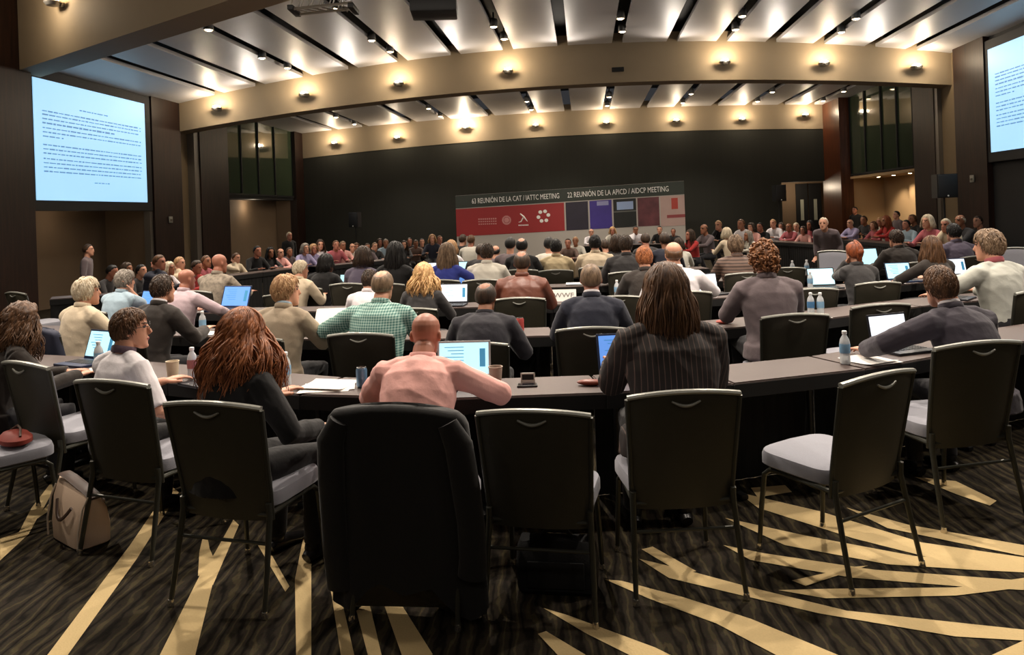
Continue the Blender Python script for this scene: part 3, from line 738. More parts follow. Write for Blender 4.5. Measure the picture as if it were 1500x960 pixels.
for k in range(18):
    a = 2 * PI * k / 18; c = Vector(cz(0.23, 0.5)); e1.box(c + Vector((math.cos(a) * 0.13, 0, math.sin(a) * 0.13)), (0.05, 0.006, 0.05))
e1.ellipsoid(cz(0.23, 0.5), (0.09, 0.006, 0.09)); e1.build('emblem', m_logo, bn, smooth=False)
e2 = MB(); c = Vector(cz(0.305, 0.5))
e2.tube([c + Vector((-0.1, 0, 0.19)), c + Vector((0.02, 0, 0.08)), c + Vector((0.14, 0, -0.08))], [0.02, 0.028, 0.01], 6)
e2.tube([c + Vector((0.0, 0, 0.05)), c + Vector((-0.08, 0, -0.08)), c + Vector((-0.16, 0, -0.1))], [0.02, 0.02, 0.008], 6)
for q in range(7): e2.box(c + Vector((-0.15 + q * 0.05, 0, -0.2)), (0.035, 0.006, 0.04))
e2.build('emblem', m_btext, bn, smooth=False)
e3 = MB(); c = Vector(cz(0.395, 0.44))
for a, r in ((0.2, .17), (1.2, .17), (2.2, .17), (3.3, .17), (4.3, .17), (5.3, .17)): e3.ellipsoid(c + Vector((math.cos(a) * r, 0, math.sin(a) * r)), (0.065, 0.006, 0.06), u=8, v=5)
e3.build('emblem', m_btext, bn, smooth=False)

# ---- loudspeakers on stands
m_spk = mat('black_speaker', (18, 18, 19), 0.6, bump=0.2, bscale=300)
def loudspeaker(px, py_bot, d, w, h, rz, l1, l2):
    p = at_depth(px, py_bot, d); loc = Vector((p.x, p.y, p.z))
    t = thing('loudspeaker', loc, rz, l1, 'speaker')
    mb = MB(); q = 0.85
    mb.prism([(-w / 2, -w / 2, 0), (w / 2, -w / 2, 0), (w / 2 * q, w / 2, 0), (-w / 2 * q, w / 2, 0)], (0, 0, h)); mb.build('cabinet', m_black, t, smooth=False)
    MB().box((0, -w / 2 - 0.01, h / 2), (w * 0.92, 0.03, h * 0.94), bev=0.012).build('grille', m_spk, t)
    MB().ellipsoid((0, -w / 2 - 0.028, h * 0.08), (0.02, 0.006, 0.02), u=8, v=5).build('badge', m_white, t)
    s = thing('speaker_stand', Vector((p.x, p.y, 0)), rz, l2, 'stand')
    MB().tube([(0, 0, 0.25), (0, 0, p.z)], 0.018, 10).build('pole', m_black, s)
    MB().lathe([(0.03, 0.75), (0.035, 0.78), (0.03, 0.85)], (0, 0, 0), 10).build('collar', m_black, s)
    for k in range(3):
        a = 2 * PI * k / 3 + 0.4
        MB().tube([(0, 0, 0.8), (0.45 * math.cos(a), 0.45 * math.sin(a), 0.012)], 0.012, 8).build('leg', m_black, s)
    return t
loudspeaker(1383, 290, 15.9, 0.40, 0.50, RZ(-4), 'black loudspeaker on a stand before the pale strip beside the lit alcove', 'thin black stand under the loudspeaker beside the lit alcove')
loudspeaker(521, 333, 23.0, 0.30, 0.46, RZ(-10), 'small black loudspeaker against the dark back wall', 'thin stand under the small loudspeaker at the dark back wall')
loudspeaker(1141, 295, 25.3, 0.36, 0.55, RZ(10), 'black loudspeaker beside the back doorway', 'thin stand under the loudspeaker beside the doorway')

# ---- hung projector and truss
pj = at_depth(636, 14, 9.5)
t = thing('projector', pj, RZ(8), 'dark projector hanging under the ceiling, cut by the photo top', 'projector')
MB().box((0, 0, 0.02), (0.58, 0.5, 0.2), bev=0.03).build('casing', m_black, t)
MB().lathe([(0.06, 0), (0.07, 0.03), (0.055, 0.08), (0.0, 0.085)], (0.12, 0.25, 0.02), 16, Matrix.Rotation(-PI / 2, 3, 'X')).build('lens', m_metal, t)
MB().tube([(0, 0, 0.12), (0, 0, b1_top(pj.x) - pj.z + 0.2)], 0.03, 10).build('ceiling_pole', m_metal, t)
MB().box((0, -0.1, 0.15), (0.7, 0.25, 0.05), bev=0.01).build('bracket', m_metal, t)
tr0 = at_depth(424, 6, 9.0); tr1 = at_depth(516, -8, 9.0)
t = thing('lighting_truss', tr0, math.atan2((tr1 - tr0).y, (tr1 - tr0).x), 'aluminium lighting truss hanging below the ceiling, cut by the photo top', 'truss')
L = (tr1 - tr0).length; al = mat('aluminium', (190, 186, 178), 0.28, metal=0.85)
for yy in (0, 0.25):
    for zz in (0, 0.3): MB().tube([(0, yy, zz - 0.06), (L, yy, zz - 0.01)], 0.018, 8).build('chord', al, t)
for i in range(6):
    a, b_ = L * i / 6, L * (i + 1) / 6
    lc = MB(); lc.tube([(a, 0, -0.05), (b_, 0, 0.28)], 0.009, 6).tube([(a, 0.25, -0.05), (b_, 0.25, 0.28)], 0.009, 6).tube([(a, 0, -0.05), (b_, 0.25, -0.03)], 0.009, 6); lc.build('brace', al, t)
for xx in (0.02, L - .02): MB().box((xx, 0.12, -0.05), (0.07, 0.36, 0.06), bev=0.01).build('end_clamp', m_black, t)
for xx in (0.05, L - .05): MB().tube([(xx, 0.12, 0.28), (xx, 0.12, b1_top(tr0.x) - tr0.z + .2)], 0.012, 6).build('hanger', m_metal, t)

# ---- small things on the walls
def plate(px, py, X, label, cat, name, m, w=0.16, h=0.16):
    p = at_X(px, py, X); t = thing(name, p, 0, label, cat)
    MB().box((0, 0, 0), (0.03, w, h), bev=0.008).build('plate', m, t); MB().box((0.02 if X < 0 else -0.02, 0, -0.01), (0.02, w * .5, h * .3), bev=0.004).build('button', m_trim, t)
plate(250, 322, XL + 0.14, 'small pale switch plate on the dark wood beside the whole screen', 'switch', 'wall_switch', m_rail)
plate(1281, 262 + 0, XR + 0.02, 'dummy', 'switch', 'wall_switch', m_rail) if False else None
plate(1424, 262, XR - 0.14, 'small pale switch plate on the dark wood beside the cropped screen', 'switch', 'wall_switch', m_rail)
for k, px in enumerate((1287, 1309, 1333)):
    p = at_X(px, 258 - k * 2, XR + 0.25); t = thing('downlight', Vector((p.x, p.y, zr - 0.002)), 0, 'round lit downlight in the alcove ceiling near the doorway', 'lamp', 'alcove downlights')
    MB().lathe([(0.05, -0.02), (0.07, -0.015), (0.075, 0.0)], (0, 0, 0), 14).build('ring', m_metal, t); MB().lathe([(0.0, -0.028), (0.045, -0.024), (0.048, -0.01)], (0, 0, 0), 12).build('bulb', m_lampwarm, t)
# ================================================================== small things on the tables and floor
m_paper = mat('white_paper', (232, 228, 222), 0.7)
m_bottle = mat('clear_plastic', (222, 226, 228), 0.15, trans=0.35, spec=0.6)
m_label = mat('bottle_label', (120, 160, 190), 0.5, var=0.2, scale=30)
m_cap = mat('bottle_cap', (235, 235, 235), 0.4)
m_cup = mat('cream_paper_cup', (214, 196, 168), 0.6)
m_dkplastic = mat('dark_laptop', (30, 32, 38), 0.4)
m_navyplastic = mat('navy_laptop', (28, 42, 72), 0.4)
m_silver = mat('silver_laptop', (196, 196, 198), 0.35, metal=0.5)
SCR = {'cyan': emat('laptop_cyan', (176, 226, 240), 1.0), 'white': emat('laptop_white', (226, 234, 244), 1.0), 'blue': emat('laptop_blue', (92, 140, 214), 0.9), 'pale': emat('laptop_lilac', (170, 180, 228), 0.9)}
m_scrline = mat('laptop_text', (60, 130, 170), 0.5, emit=(70, 150, 190), estr=0.5)
TZ = 0.741
def on_table(px, d): p = xy(px, d, .78); return Vector((p.x, p.y, TZ))
def laptop(px, d, rz, scr, shell, label, group=None, sc_=1.0, tilt=14, lines=True):
    t = thing('laptop', on_table(px, d), RZ(rz), label, 'laptop', group); t.scale = (sc_,) * 3
    MB().box((0, 0, 0.009), (0.33, 0.23, 0.018), bev=0.005).build('base', shell, t)
    kb = MB()
    for r in range(5):
        for c in range(12): kb.box((-0.132 + c * 0.024, 0.055 - r * 0.022, 0.0195), (0.019, 0.017, 0.003))
    kb.build('keyboard', m_black, t, smooth=False)
    M = Matrix.Translation((0, 0.118, 0.014)) @ Matrix.Rotation(math.radians(-tilt), 4, 'X')
    def bx(c, s, name, m, par, bev=0.0):
        mb = MB(); mb.box(c, s, bev=bev); mb.bm.transform(M); return mb.build(name, m, par, smooth=False)
    lid = bx((0, 0.004, 0.112), (0.33, 0.010, 0.224), 'lid', shell, t, 0.004)
    bx((0, -0.0015, 0.116), (0.304, 0.003, 0.19), 'display', SCR[scr], lid)
    if lines:
        mb = MB()
        for r in range(6): mb.box((-0.06 + 0.01 * (r % 3), -0.0035, 0.185 - r * 0.02), (0.12 - 0.02 * (r % 3), 0.001, 0.004))
        mb.box((0.115, -0.0035, 0.12), (0.035, 0.001, 0.11)); mb.bm.transform(M); mb.build('screen_text', m_scrline, lid, smooth=False)
    return t
def bottle(px, d, label, group=None, lab=None, tilt=0, z=None):
    t = thing('water_bottle', on_table(px, d), 0, label, 'bottle', group)
    MB().lathe([(0.0, 0.002), (0.026, 0.0), (0.031, 0.006), (0.031, 0.05), (0.029, 0.06), (0.031, 0.07), (0.031, 0.13), (0.026, 0.155), (0.013, 0.178), (0.012, 0.19)], (0, 0, 0), 18).build('body', m_bottle, t)
    MB().lathe([(0.0316, 0.07), (0.0322, 0.075), (0.0322, 0.122), (0.0316, 0.127)], (0, 0, 0), 18).build('label', lab or m_label, t)
    MB().lathe([(0.014, 0.186), (0.015, 0.19), (0.015, 0.204), (0.012, 0.207)], (0, 0, 0), 14).build('cap', m_cap, t)
    return t
def cup(px, d, label, m=None, r=0.041, h=0.105):
    t = thing('paper_cup', on_table(px, d), 0, label, 'cup')
    MB().lathe([(0.0, 0.001), (r * .76, 0.0), (r * .8, 0.004), (r, h - 0.004), (r * 1.06, h - 0.002), (r * 1.06, h + 0.002), (r * .95, h + .002), (r * .75, 0.01), (0, 0.01)], (0, 0, 0), 22).build('cup', m or m_cup, t)
    MB().lathe([(0.0, h * .7), (r * .9, h * .7), (r * .9, h * .705), (0, h * .705)], (0, 0, 0), 16).build('coffee', mat('coffee', (40, 24, 14), 0.2), t)
    return t
def can(px, d, label, m):
    t = thing('drink_can', on_table(px, d), 0, label, 'can')
    MB().lathe([(0.0, 0.002), (0.024, 0.0), (0.033, 0.012), (0.033, 0.105), (0.027, 0.117)], (0, 0, 0), 20).build('body', m, t)
    MB().lathe([(0.027, 0.115), (0.028, 0.121), (0.025, 0.122), (0.024, 0.117), (0.0, 0.117)], (0, 0, 0), 20).build('rim', m_metal, t)
    return t
def papers(px, d, rz, label, w=0.21, h=0.297, n=2, spread=8, group=None, z=None, seed=1, cat='paper', name='paper_sheet'):
    rnd = random.Random(seed); p = on_table(px, d)
    if z is not None: p.z = z
    t = thing(name, p, RZ(rz), label, cat, group)
    for k in range(n):
        mb = MB(); a = math.radians(rnd.uniform(-spread, spread)) * k; ox, oy = rnd.uniform(-.03, .03) * k, rnd.uniform(-.02, .02) * k
        rs = []
        for i in range(7):
            u = i / 6 - 0.5; zc = 0.001 + k * 0.002 + 0.010 * (2 * abs(u)) ** 3 * (k == n - 1)
            y = u * h; c, s_ = math.cos(a), math.sin(a)
            ring = []
            for (xx, zz) in ((-w / 2, 0), (w / 2, 0), (w / 2, 0.0012), (-w / 2, 0.0012)): ring.append(Vector((xx * c - y * s_ + ox, xx * s_ + y * c + oy, zc + zz)))
            rs.append(ring)
        mb.rings(rs); mb.build('sheet', m_paper, t, smooth=False)
    return t
# front row
laptop(120, 5.58, -22, 'cyan', m_navyplastic, 'open lit laptop under the hands of the dark-curled woman', tilt=18)
bottle(145, 5.32, 'water bottle in front of the lit laptop beside the white-shirted man')
papers(135, 5.27, -22, 'paper strip at the table edge beside the white-shirted man', 0.2, 0.10, 1)
cup(253, 5.0, 'cream paper cup beside the auburn-haired woman')
bottle(282, 4.92, 'water bottle with red label beside the cream cup', lab=mat('label_red', (150, 90, 90), 0.5))
laptop(306, 4.72, -30, 'pale', m_dkplastic, 'laptop seen past the hair of the auburn-haired woman', tilt=8, lines=False)
bottle(419, 4.62, 'blue-labelled water bottle beside the auburn-haired woman and the tan jacket')
papers(478, 4.52, 8, 'white papers on the table beside the blue can', 0.30, 0.25, 3, 10, seed=5)
can(530, 4.50, 'blue drink can beside the man in pink', mat('can_blue', (92, 122, 150), 0.3, metal=0.4, var=0.3, scale=25))
laptop(676, 4.48, 2, 'cyan', m_silver, 'silver laptop with lit page before the man in pink', tilt=12, sc_=1.0)
cup(726, 4.5, 'paper cup beside the silver laptop of the man in pink', mat('brownish_cup', (178, 156, 140), 0.6), 0.042, 0.095)
t = thing('mobile_phone', on_table(772, 4.38), RZ(5), 'dark phone lying before the small white frame', 'phone'); MB().box((0, 0, 0.005), (0.12, 0.07, 0.009), bev=0.003).build('case', m_black, t); MB().box((0, 0, 0.0101), (0.105, 0.06, 0.001)).build('display', mat('phone_glass', (24, 24, 28), 0.1), t)
t = thing('card_holder', on_table(773, 4.50), RZ(2), 'small white-framed holder standing beside the paper cup', 'holder')
fr = MB(); fr.box((0, 0, 0.005), (0.085, 0.008, 0.008)).box((0, 0, 0.047), (0.085, 0.008, 0.008)).box((-0.039, 0, 0.026), (0.008, 0.008, 0.05)).box((0.039, 0, 0.026), (0.008, 0.008, 0.05)); fr.build('frame', m_white, t, smooth=False)
MB().box((0, 0.002, 0.026), (0.072, 0.003, 0.036)).build('panel', m_black, t, smooth=False)
t = thing('spectacle_case', on_table(866, 4.34), RZ(-8), 'reddish brown spectacle case beside the pinstriped woman', 'case')
mb = MB(); mb.ellipsoid((0, 0, 0.018), (0.085, 0.032, 0.018), u=18, v=10); mb.build('body', mat('red_brown_leather', (120, 52, 32), 0.4), t); MB().tube([(0.085, 0, 0.012), (0.12, 0.012, 0.006), (0.15, -0.015, 0.006)], 0.006, 8).build('cord', m_rail, t)
laptop(925, 4.5, 10, 'blue', m_navyplastic, 'blue-screened laptop in front of the pinstriped woman', sc_=1.05, tilt=16)
bottle(1238, 4.68, 'lone water bottle beside white papers and the dark-suited man')
papers(1277, 4.75, 24, 'white papers under the arm of the dark-suited man', 0.24, 0.26, 2, 10, seed=9)
laptop(1326, 5.0, 24, 'white', m_dkplastic, 'bright laptop screen before the dark-suited man', tilt=10, lines=False)
# second row
laptop(205, 8.98, -18, 'blue', m_navyplastic, 'blue-screened laptop between the white-shirted man and the brown suit', sc_=1.0, tilt=20)
laptop(330, 8.68, -14, 'blue', m_navyplastic, 'blue-screened laptop beside the bald man in lilac', sc_=1.2, tilt=20)
bottle(297, 6.95, 'water bottle above the auburn hair near the dark suit')
papers(302, 6.88, -10, 'paper slip beside the brown suit elbow', 0.16, 0.2, 1)
laptop(661, 8.42, -4, 'white', m_dkplastic, 'laptop showing a white page beside the balding man', sc_=1.0, tilt=12)
can(762, 6.4, 'red and white drink can beside the navy-suited man', mat('can_red', (190, 80, 76), 0.35, metal=0.3, var=0.5, scale=18))
papers(592, 6.6, -4, 'white papers before the man in green checks', 0.42, 0.2, 2, 6)
t = thing('red_folded_glasses', on_table(1061, 6.45), RZ(5), 'small red pouch lying beside the grey-jacketed man', 'pouch')
mb = MB(); mb.ellipsoid((0, 0, 0.018), (0.075, 0.04, 0.018), u=16, v=8); mb.build('body', mat('red_pouch', (170, 66, 48), 0.5), t); MB().tube([(-0.07, 0, 0.02), (0, -0.005, 0.037), (0.07, 0, 0.02)], 0.003, 6).build('zip', m_black, t)
t.name = 'zip_pouch'
bottle(1202, 6.72, 'clear water bottle on the second-row table, upright beside a leaning blue one')
bottle(1188, 6.74, 'blue-tinted water bottle beside the grey-jacketed man', lab=mat('label_blue', (70, 120, 165), 0.5))
papers(1205, 6.6, 15, 'folded napkin below the two water bottles', 0.12, 0.12, 2, 20)
# third and later rows
laptop(506, 10.52, -8, 'cyan', m_dkplastic, 'small lit laptop between the tan jacket and the green checks', sc_=1.0, tilt=16, lines=False)
t = thing('name_card', on_table(826, 8.5), RZ(0), 'white name card with three letters above the navy-suited man', 'name card')
mb = MB(); hh = 0.13
mb.prism([(-0.14, -0.045, 0), (-0.14, 0.045, 0), (-0.14, 0.0, hh)], (0.28, 0, 0)); mb.build('card', m_paper, t, smooth=False)
ang = math.atan2(0.045, hh)
text_mesh('WWF', 0.075, 'lettering', mat('ink', (90, 84, 78), 0.7), t, Matrix.Translation((0, -0.0235, 0.065)) @ Matrix.Rotation(PI / 2 - ang, 4, 'X') @ Matrix.Scale(1.2, 4, (1, 0, 0)), 0.001)
t = thing('name_card', on_table(806, 8.55), RZ(0), 'blank-backed white name card behind the brown-jacketed man', 'name card')
mb = MB(); mb.prism([(-0.09, -0.04, 0), (-0.09, 0.04, 0), (-0.09, 0.0, 0.12)], (0.18, 0, 0)); mb.build('card', m_paper, t, smooth=False); MB().box((0, -0.0255, 0.05), (0.06, 0.002, 0.02)).build('logo', m_logo, t, smooth=False)
bottle(904, 8.6, 'water bottle before the dark-haired man beside the pinstriped woman'); papers(905, 8.4, 0, 'white pad under the water bottle beside the navy suit', 0.24, 0.22, 2)
laptop(1046, 8.6, 30, 'white', m_dkplastic, 'laptop edge glowing beside the striped brown jacket', sc_=1.0, tilt=12, lines=False)
laptop(1211, 8.85, 6, 'cyan', m_dkplastic, 'pale lit laptop before the red-haired woman', sc_=1.0, tilt=18, lines=False)
bottle(1187, 8.8, 'water bottle beside the pale laptop of the red-haired woman')
papers(1150, 8.7, 10, 'white papers above the shoulder of the grey jacket', 0.3, 0.24, 2); papers(1300, 9.15, 12, 'white papers between the red-haired and long-haired women', 0.28, 0.3, 2)
laptop(1327, 9.25, 10, 'cyan', m_navyplastic, 'cyan-screened laptop before the long-haired woman', sc_=1.0, tilt=18)
laptop(1411, 9.55, 14, 'white', m_navyplastic, 'laptop showing a white page before the purple-shirted man', sc_=1.0, tilt=14)
laptop(1406, 7.5, 50, 'cyan', m_dkplastic, 'laptop seen edge-on beside the long-haired woman', sc_=0.95, tilt=8, lines=False)
laptop(606, 10.5, -4, 'white', m_dkplastic, 'bright laptop above the curly blonde hair', sc_=1.2, tilt=16, lines=False)
laptop(636, 12.5, -4, 'white', m_dkplastic, 'bright laptop beside the woman in blue', sc_=1.0, tilt=14, lines=False)
laptop(670, 10.4, 6, 'blue', m_navyplastic, 'blue laptop before the woman in blue', sc_=1.0, tilt=12, lines=False)
laptop(679, 12.5, 6, 'cyan', m_dkplastic, 'narrow lit laptop before the white-shirted man', sc_=1.0, tilt=12, lines=False)
papers(688, 10.4, 0, 'white sheet beside the woman in blue', 0.26, 0.3, 1); papers(842, 10.4, 0, 'white sheet behind the cream-shirted man', 0.25, 0.3, 1)
papers(960, 10.3, 0, 'white sheet beside the bald man behind the pinstriped woman', 0.25, 0.3, 1)
laptop(1279, 11.2, 12, 'cyan', m_dkplastic, 'large lit laptop beside the dark-suited man near the alcove', sc_=1.3, tilt=18, lines=False)
bottle(1161, 10.6, 'water bottle on the fourth-row table above the grey jacket', 'fourth row bottles'); bottle(1182, 10.65, 'water bottle on the fourth-row table next to the lit laptop', 'fourth row bottles')
bottle(1010, 10.3, 'water bottle behind the bald man in the pinstriped woman row')

# handbag on the carpet
hb = at_z(120, 790, 0.0)
t = thing('handbag', (hb.x, hb.y, 0.0), RZ(-32), 'beige handbag with dark handle standing on the carpet', 'bag')
m_bag = mat('beige_leather', (226, 198, 172), 0.5, var=0.08, scale=10, bump=0.1, bscale=150)
m_bagdk = mat('brown_leather', (70, 50, 38), 0.5)
rs = []
for z, w, dpt, ox in ((0.0, 0.17, 0.085, 0), (0.012, 0.185, 0.095, 0), (0.12, 0.195, 0.095, -0.003), (0.24, 0.205, 0.075, -0.008), (0.31, 0.212, 0.045, -0.012), (0.335, 0.212, 0.03, -0.014)):
    ring = []
    for q in range(24):
        a = 2 * PI * q / 24; c, s_ = math.cos(a), math.sin(a)
        ring.append(Vector((w * abs(c) ** .3 * (1 if c > 0 else -1) + ox, dpt * abs(s_) ** .5 * (1 if s_ > 0 else -1), z + 0.035 * (-(c) if z > .2 else 0))))
    rs.append(ring)
MB().rings(rs).build('body', m_bag, t); t.scale = (1.0, 1.0, .88)
MB().tube([(-0.205 , 0, 0.385), (-0.1, -0.0, 0.375), (0.1, 0.0, 0.335), (0.2, 0, 0.31)], [(0.036, .008)] * 4, 10, up=(0, 1, 0)).build('zip', m_bagdk, t)
for s_ in (-1, 1):
    pts = [Vector((-0.09 + 0.18 * u, s_ * (0.085 + 0.03 * math.sin(PI * u)), 0.27 - 0.09 * math.sin(PI * u) - .02 * u)) for u in [i / 8 for i in range(9)]]
    MB().tube(pts, [(0.012, 0.006)] * 9, 8).build('handle', m_bagdk, t)
for s_ in (-1, 1):
    pts = [Vector((s_ * 0.19, -0.10, 0.02)), Vector((s_ * 0.197, -0.098, 0.13)), Vector((s_ * 0.2, -0.075, 0.26)), Vector((s_ * 0.205, -0.045, 0.33))]
    MB().tube(pts, 0.005, 6).build('piping', mat('pale_piping', (214, 196, 176), 0.5), t)
# red bag on the cut-off chair
p = C0.matrix_world if False else None
a = C0.rotation_euler.z
t = thing('shoulder_bag', C0.location + Vector((-math.sin(a) * 0.06 + math.cos(a) * .08, math.cos(a) * 0.06 + math.sin(a) * .08, 0.505)), a, 'red-brown bag lying on the seat of the cut-off chair', 'bag')
mb = MB(); mb.lathe([(0.0, 0.0), (0.11, 0.0), (0.15, 0.02), (0.15, 0.05), (0.11, 0.085), (0.05, 0.1), (0.0, 0.1)], (0, 0, 0), 24, Matrix.Diagonal((1.05, .7, 1))); mb.build('body', mat('red_bag', (122, 40, 24), 0.7, var=0.3, scale=12), t); t.scale = (.85, .8, .75)
MB().tube([(-0.12, 0, 0.08), (-0.05, 0.03, 0.125), (0.06, 0.02, 0.125), (0.13, 0, 0.08)], 0.008, 8).build('strap', m_bagdk, t)

# dark bag under the empty chair
p_ = at_z(818, 862, 0.0)
t = thing('laptop_bag', (p_.x, p_.y, 0.0), RZ(-4), 'black soft bag on the carpet under the empty chair', 'bag')
mb = MB(); rs = []
for z, w, dp in ((0.0, .17, .07), (.02, .185, .085), (.12, .19, .085), (.20, .185, .07), (.235, .17, .045)):
    rs.append([Vector((w * abs(math.cos(a)) ** .35 * (1 if math.cos(a) > 0 else -1), dp * abs(math.sin(a)) ** .5 * (1 if math.sin(a) > 0 else -1), z + .006 * math.sin(a * 3))) for a in [2 * PI * q / 26 for q in range(26)]])
mb.rings(rs).build('body', mat('black_nylon', (14, 14, 15), .8, bump=.2, bscale=120), t)
MB().tube([(-.07, 0, .23), (-.05, 0, .27), (.05, 0, .27), (.07, 0, .23)], [(.012, .005)] * 4, 8).build('handle', m_black, t)
MB().box((0, -.086, .10), (.26, .012, .12), bev=.006).build('pocket', mat('black_nylon_pocket', (20, 20, 21), .8), t)
# ================================================================== people
BAKE = []
def smooth01(a, b, x):
    t = max(0.0, min(1.0, (x - a) / (b - a))); return t * t * (3 - 2 * t)
def lerp_tab(tab, x):
    if x <= tab[0][0]: return tab[0][1]
    for (a, fa), (b, fb) in zip(tab, tab[1:]):
        if x <= b: return fa + (fb - fa) * (x - a) / (b - a)
    return tab[-1][1]
HEAD_RINGS = [(-.126, .016, .082, .046), (-.116, .032, .091, .030), (-.098, .047, .094, .004), (-.07, .058, .093, -.036), (-.04, .065, .091, -.070), (-.01, .070, .088, -.088), (.02, .0745, .091, -.098), (.05, .075, .090, -.099), (.075, .068, .078, -.090), (.097, .050, .055, -.068), (.110, .030, .030, -.044), (.116, .010, .008, -.018)]
def head_geo(mb, M, fem=False):
    rs = []
    for z, w, yf, yb in HEAD_RINGS:
        w_ = w * (0.95 if fem else 1.0) ; yc, hy = (yf + yb) / 2, (yf - yb) / 2
        rs.append([M @ Vector((w_ * math.cos(2 * PI * k / 20), yc + hy * math.sin(2 * PI * k / 20), z)) for k in range(20)])
    mb.rings(rs)
    # nose, brow ridge, lips, ears
    mb.tube([M @ Vector(p) for p in ((0, .086, .022), (0, .099, -.005), (0, .110, -.028), (0, .096, -.040))], [(.008, .008), (.011, .010), (.015, .012), (.012, .008)], 8)
    mb.ellipsoid(M @ Vector((0, .094, -.066)), (.023, .009, .010), M.to_3x3(), 10, 6)
    mb.ellipsoid(M @ Vector((0, .086, -.112)), (.02, .012, .013), M.to_3x3(), 10, 6)
    for s in (-1, 1):
        mb.ellipsoid(M @ Vector((s * .034, .083, .030)), (.022, .012, .007), M.to_3x3(), 8, 6)
        mb.ellipsoid(M @ Vector((s * .077, -.012, -.008)), (.009, .019, .031), M.to_3x3() @ Matrix.Rotation(s * .35, 3, 'Z'), 10, 8)
def hair_shell(mb, M, th, thr, nz=9.0, amp=0.5, bald=None, u=36, v=24, seed=0.0, r0=(.079, .101, .107)):
    c0 = Vector((0, -.005, .012)); rs = []
    for i in range(v + 1):
        el = -PI / 2 + PI * i / v; ring = []
        for k in range(u):
            az = 2 * PI * k / u
            n = Vector((math.cos(el) * math.cos(az), math.cos(el) * math.sin(az), math.sin(el)))
            cov = smooth01(-.08, .10, n.z - lerp_tab(thr, n.y))
            if bald: 
                nn = n.dot(Vector((0, -.35, .94)).normalized()); cov *= 1 - smooth01(bald, bald + .14, nn)
            q = mnoise.noise(Vector((n.x * nz + seed, n.y * nz, n.z * nz * .45)))
            q2 = mnoise.noise(Vector((n.x * nz * 3 + seed, n.y * nz * 3, n.z * nz)))
            t = -0.022 * (1 - cov) + cov * th * (1 + amp * q + amp * .5 * q2)
            ring.append(M @ (c0 + Vector((n.x * (r0[0] + t), n.y * (r0[1] + t), n.z * (r0[2] + t)))))
        rs.append(ring)
    mb.rings(rs)
THR_M = [(-1, -.62), (-.3, -.50), (-.05, -.22), (.15, -.16), (.36, .34), (.6, .60), (1, .92)]
THR_LONG = [(-1, -.95), (-.2, -.95), (.1, -.8), (.3, -.15), (.45, .35), (.7, .66), (1, .9)]
def lock(mb, pts, r, seg=5, taper=.35):
    n = len(pts); mb.tube(pts, [r * (0.7 + .5 * math.sin(PI * min(1, i / (n - 1) * 1.2))) * (1 - (1 - taper) * (i / (n - 1)) ** 2) for i in range(n)], seg)
def core(mb, M, L, fl):
    """the inner volume under hanging hair"""
    rs = []
    for t, k in ((0, .9), (.3, 1.0), (.6, 1.05), (.85, .95), (1, .6)):
        z = .03 - (L * .86 + .03) * t; w = .074 * k * (1 + fl * .7 * math.sin(min(1, t * 1.15) * PI * .6))
        rs.append([M @ Vector((w * math.cos(2 * PI * j / 18), -.045 - .02 * t + .055 * k * (1 + fl * .25) * math.sin(2 * PI * j / 18), z)) for j in range(18)])
    mb.rings(rs)
def mane(mb, M, L, flare, n, wave, r, seed, front=105, droop=0.0, seg=4, steps=14, fringe=False, freq=16):
    """long locks: from the crown over the skull, then hanging to L below the head centre"""
    rnd = random.Random(seed); c0 = Vector((0, -.005, .012))
    for i in range(n):
        phi = math.radians(rnd.uniform(-front, front)); lay = rnd.random()
        rad = 1.03 + 0.16 * lay; el0 = math.radians(rnd.uniform(35, 88)); ph = math.floor(phi * 4.5) * 2.4 + math.floor(lay * 3) * 1.3 + rnd.uniform(-.5, .5); Lk = L * rnd.uniform(.75, 1.05); wv = wave * rnd.uniform(.5, 1.3)
        d = Vector((math.sin(phi), -math.cos(phi), 0)); pts = []; side = Vector((d.y, -d.x, 0))
        fl = flare * (0.6 + .6 * lay)
        for k in range(steps + 1):
            t = k / steps; 
            if t < .45:
                el = el0 * (1 - t / .45)
                p = c0 + Vector((d.x * .084 * rad * math.cos(el), d.y * .106 * rad * math.cos(el), .112 * rad * math.sin(el)))
            else:
                q = (t - .45) / .55
                bulge = 1 + fl * math.sin(min(1, q * 1.15) * PI * .62)
                p = c0 + Vector((d.x * .084 * rad * bulge, d.y * .106 * rad * (1 + (bulge - 1) * .55), -Lk * q))
            w = wv * min(1, t * 2)
            p += side * (w * math.sin(t * freq + ph)) + d * (w * .8 * math.cos(t * freq + ph))
            pts.append(M @ p)
        lock(mb, pts, r * rnd.uniform(.7, 1.25), seg)
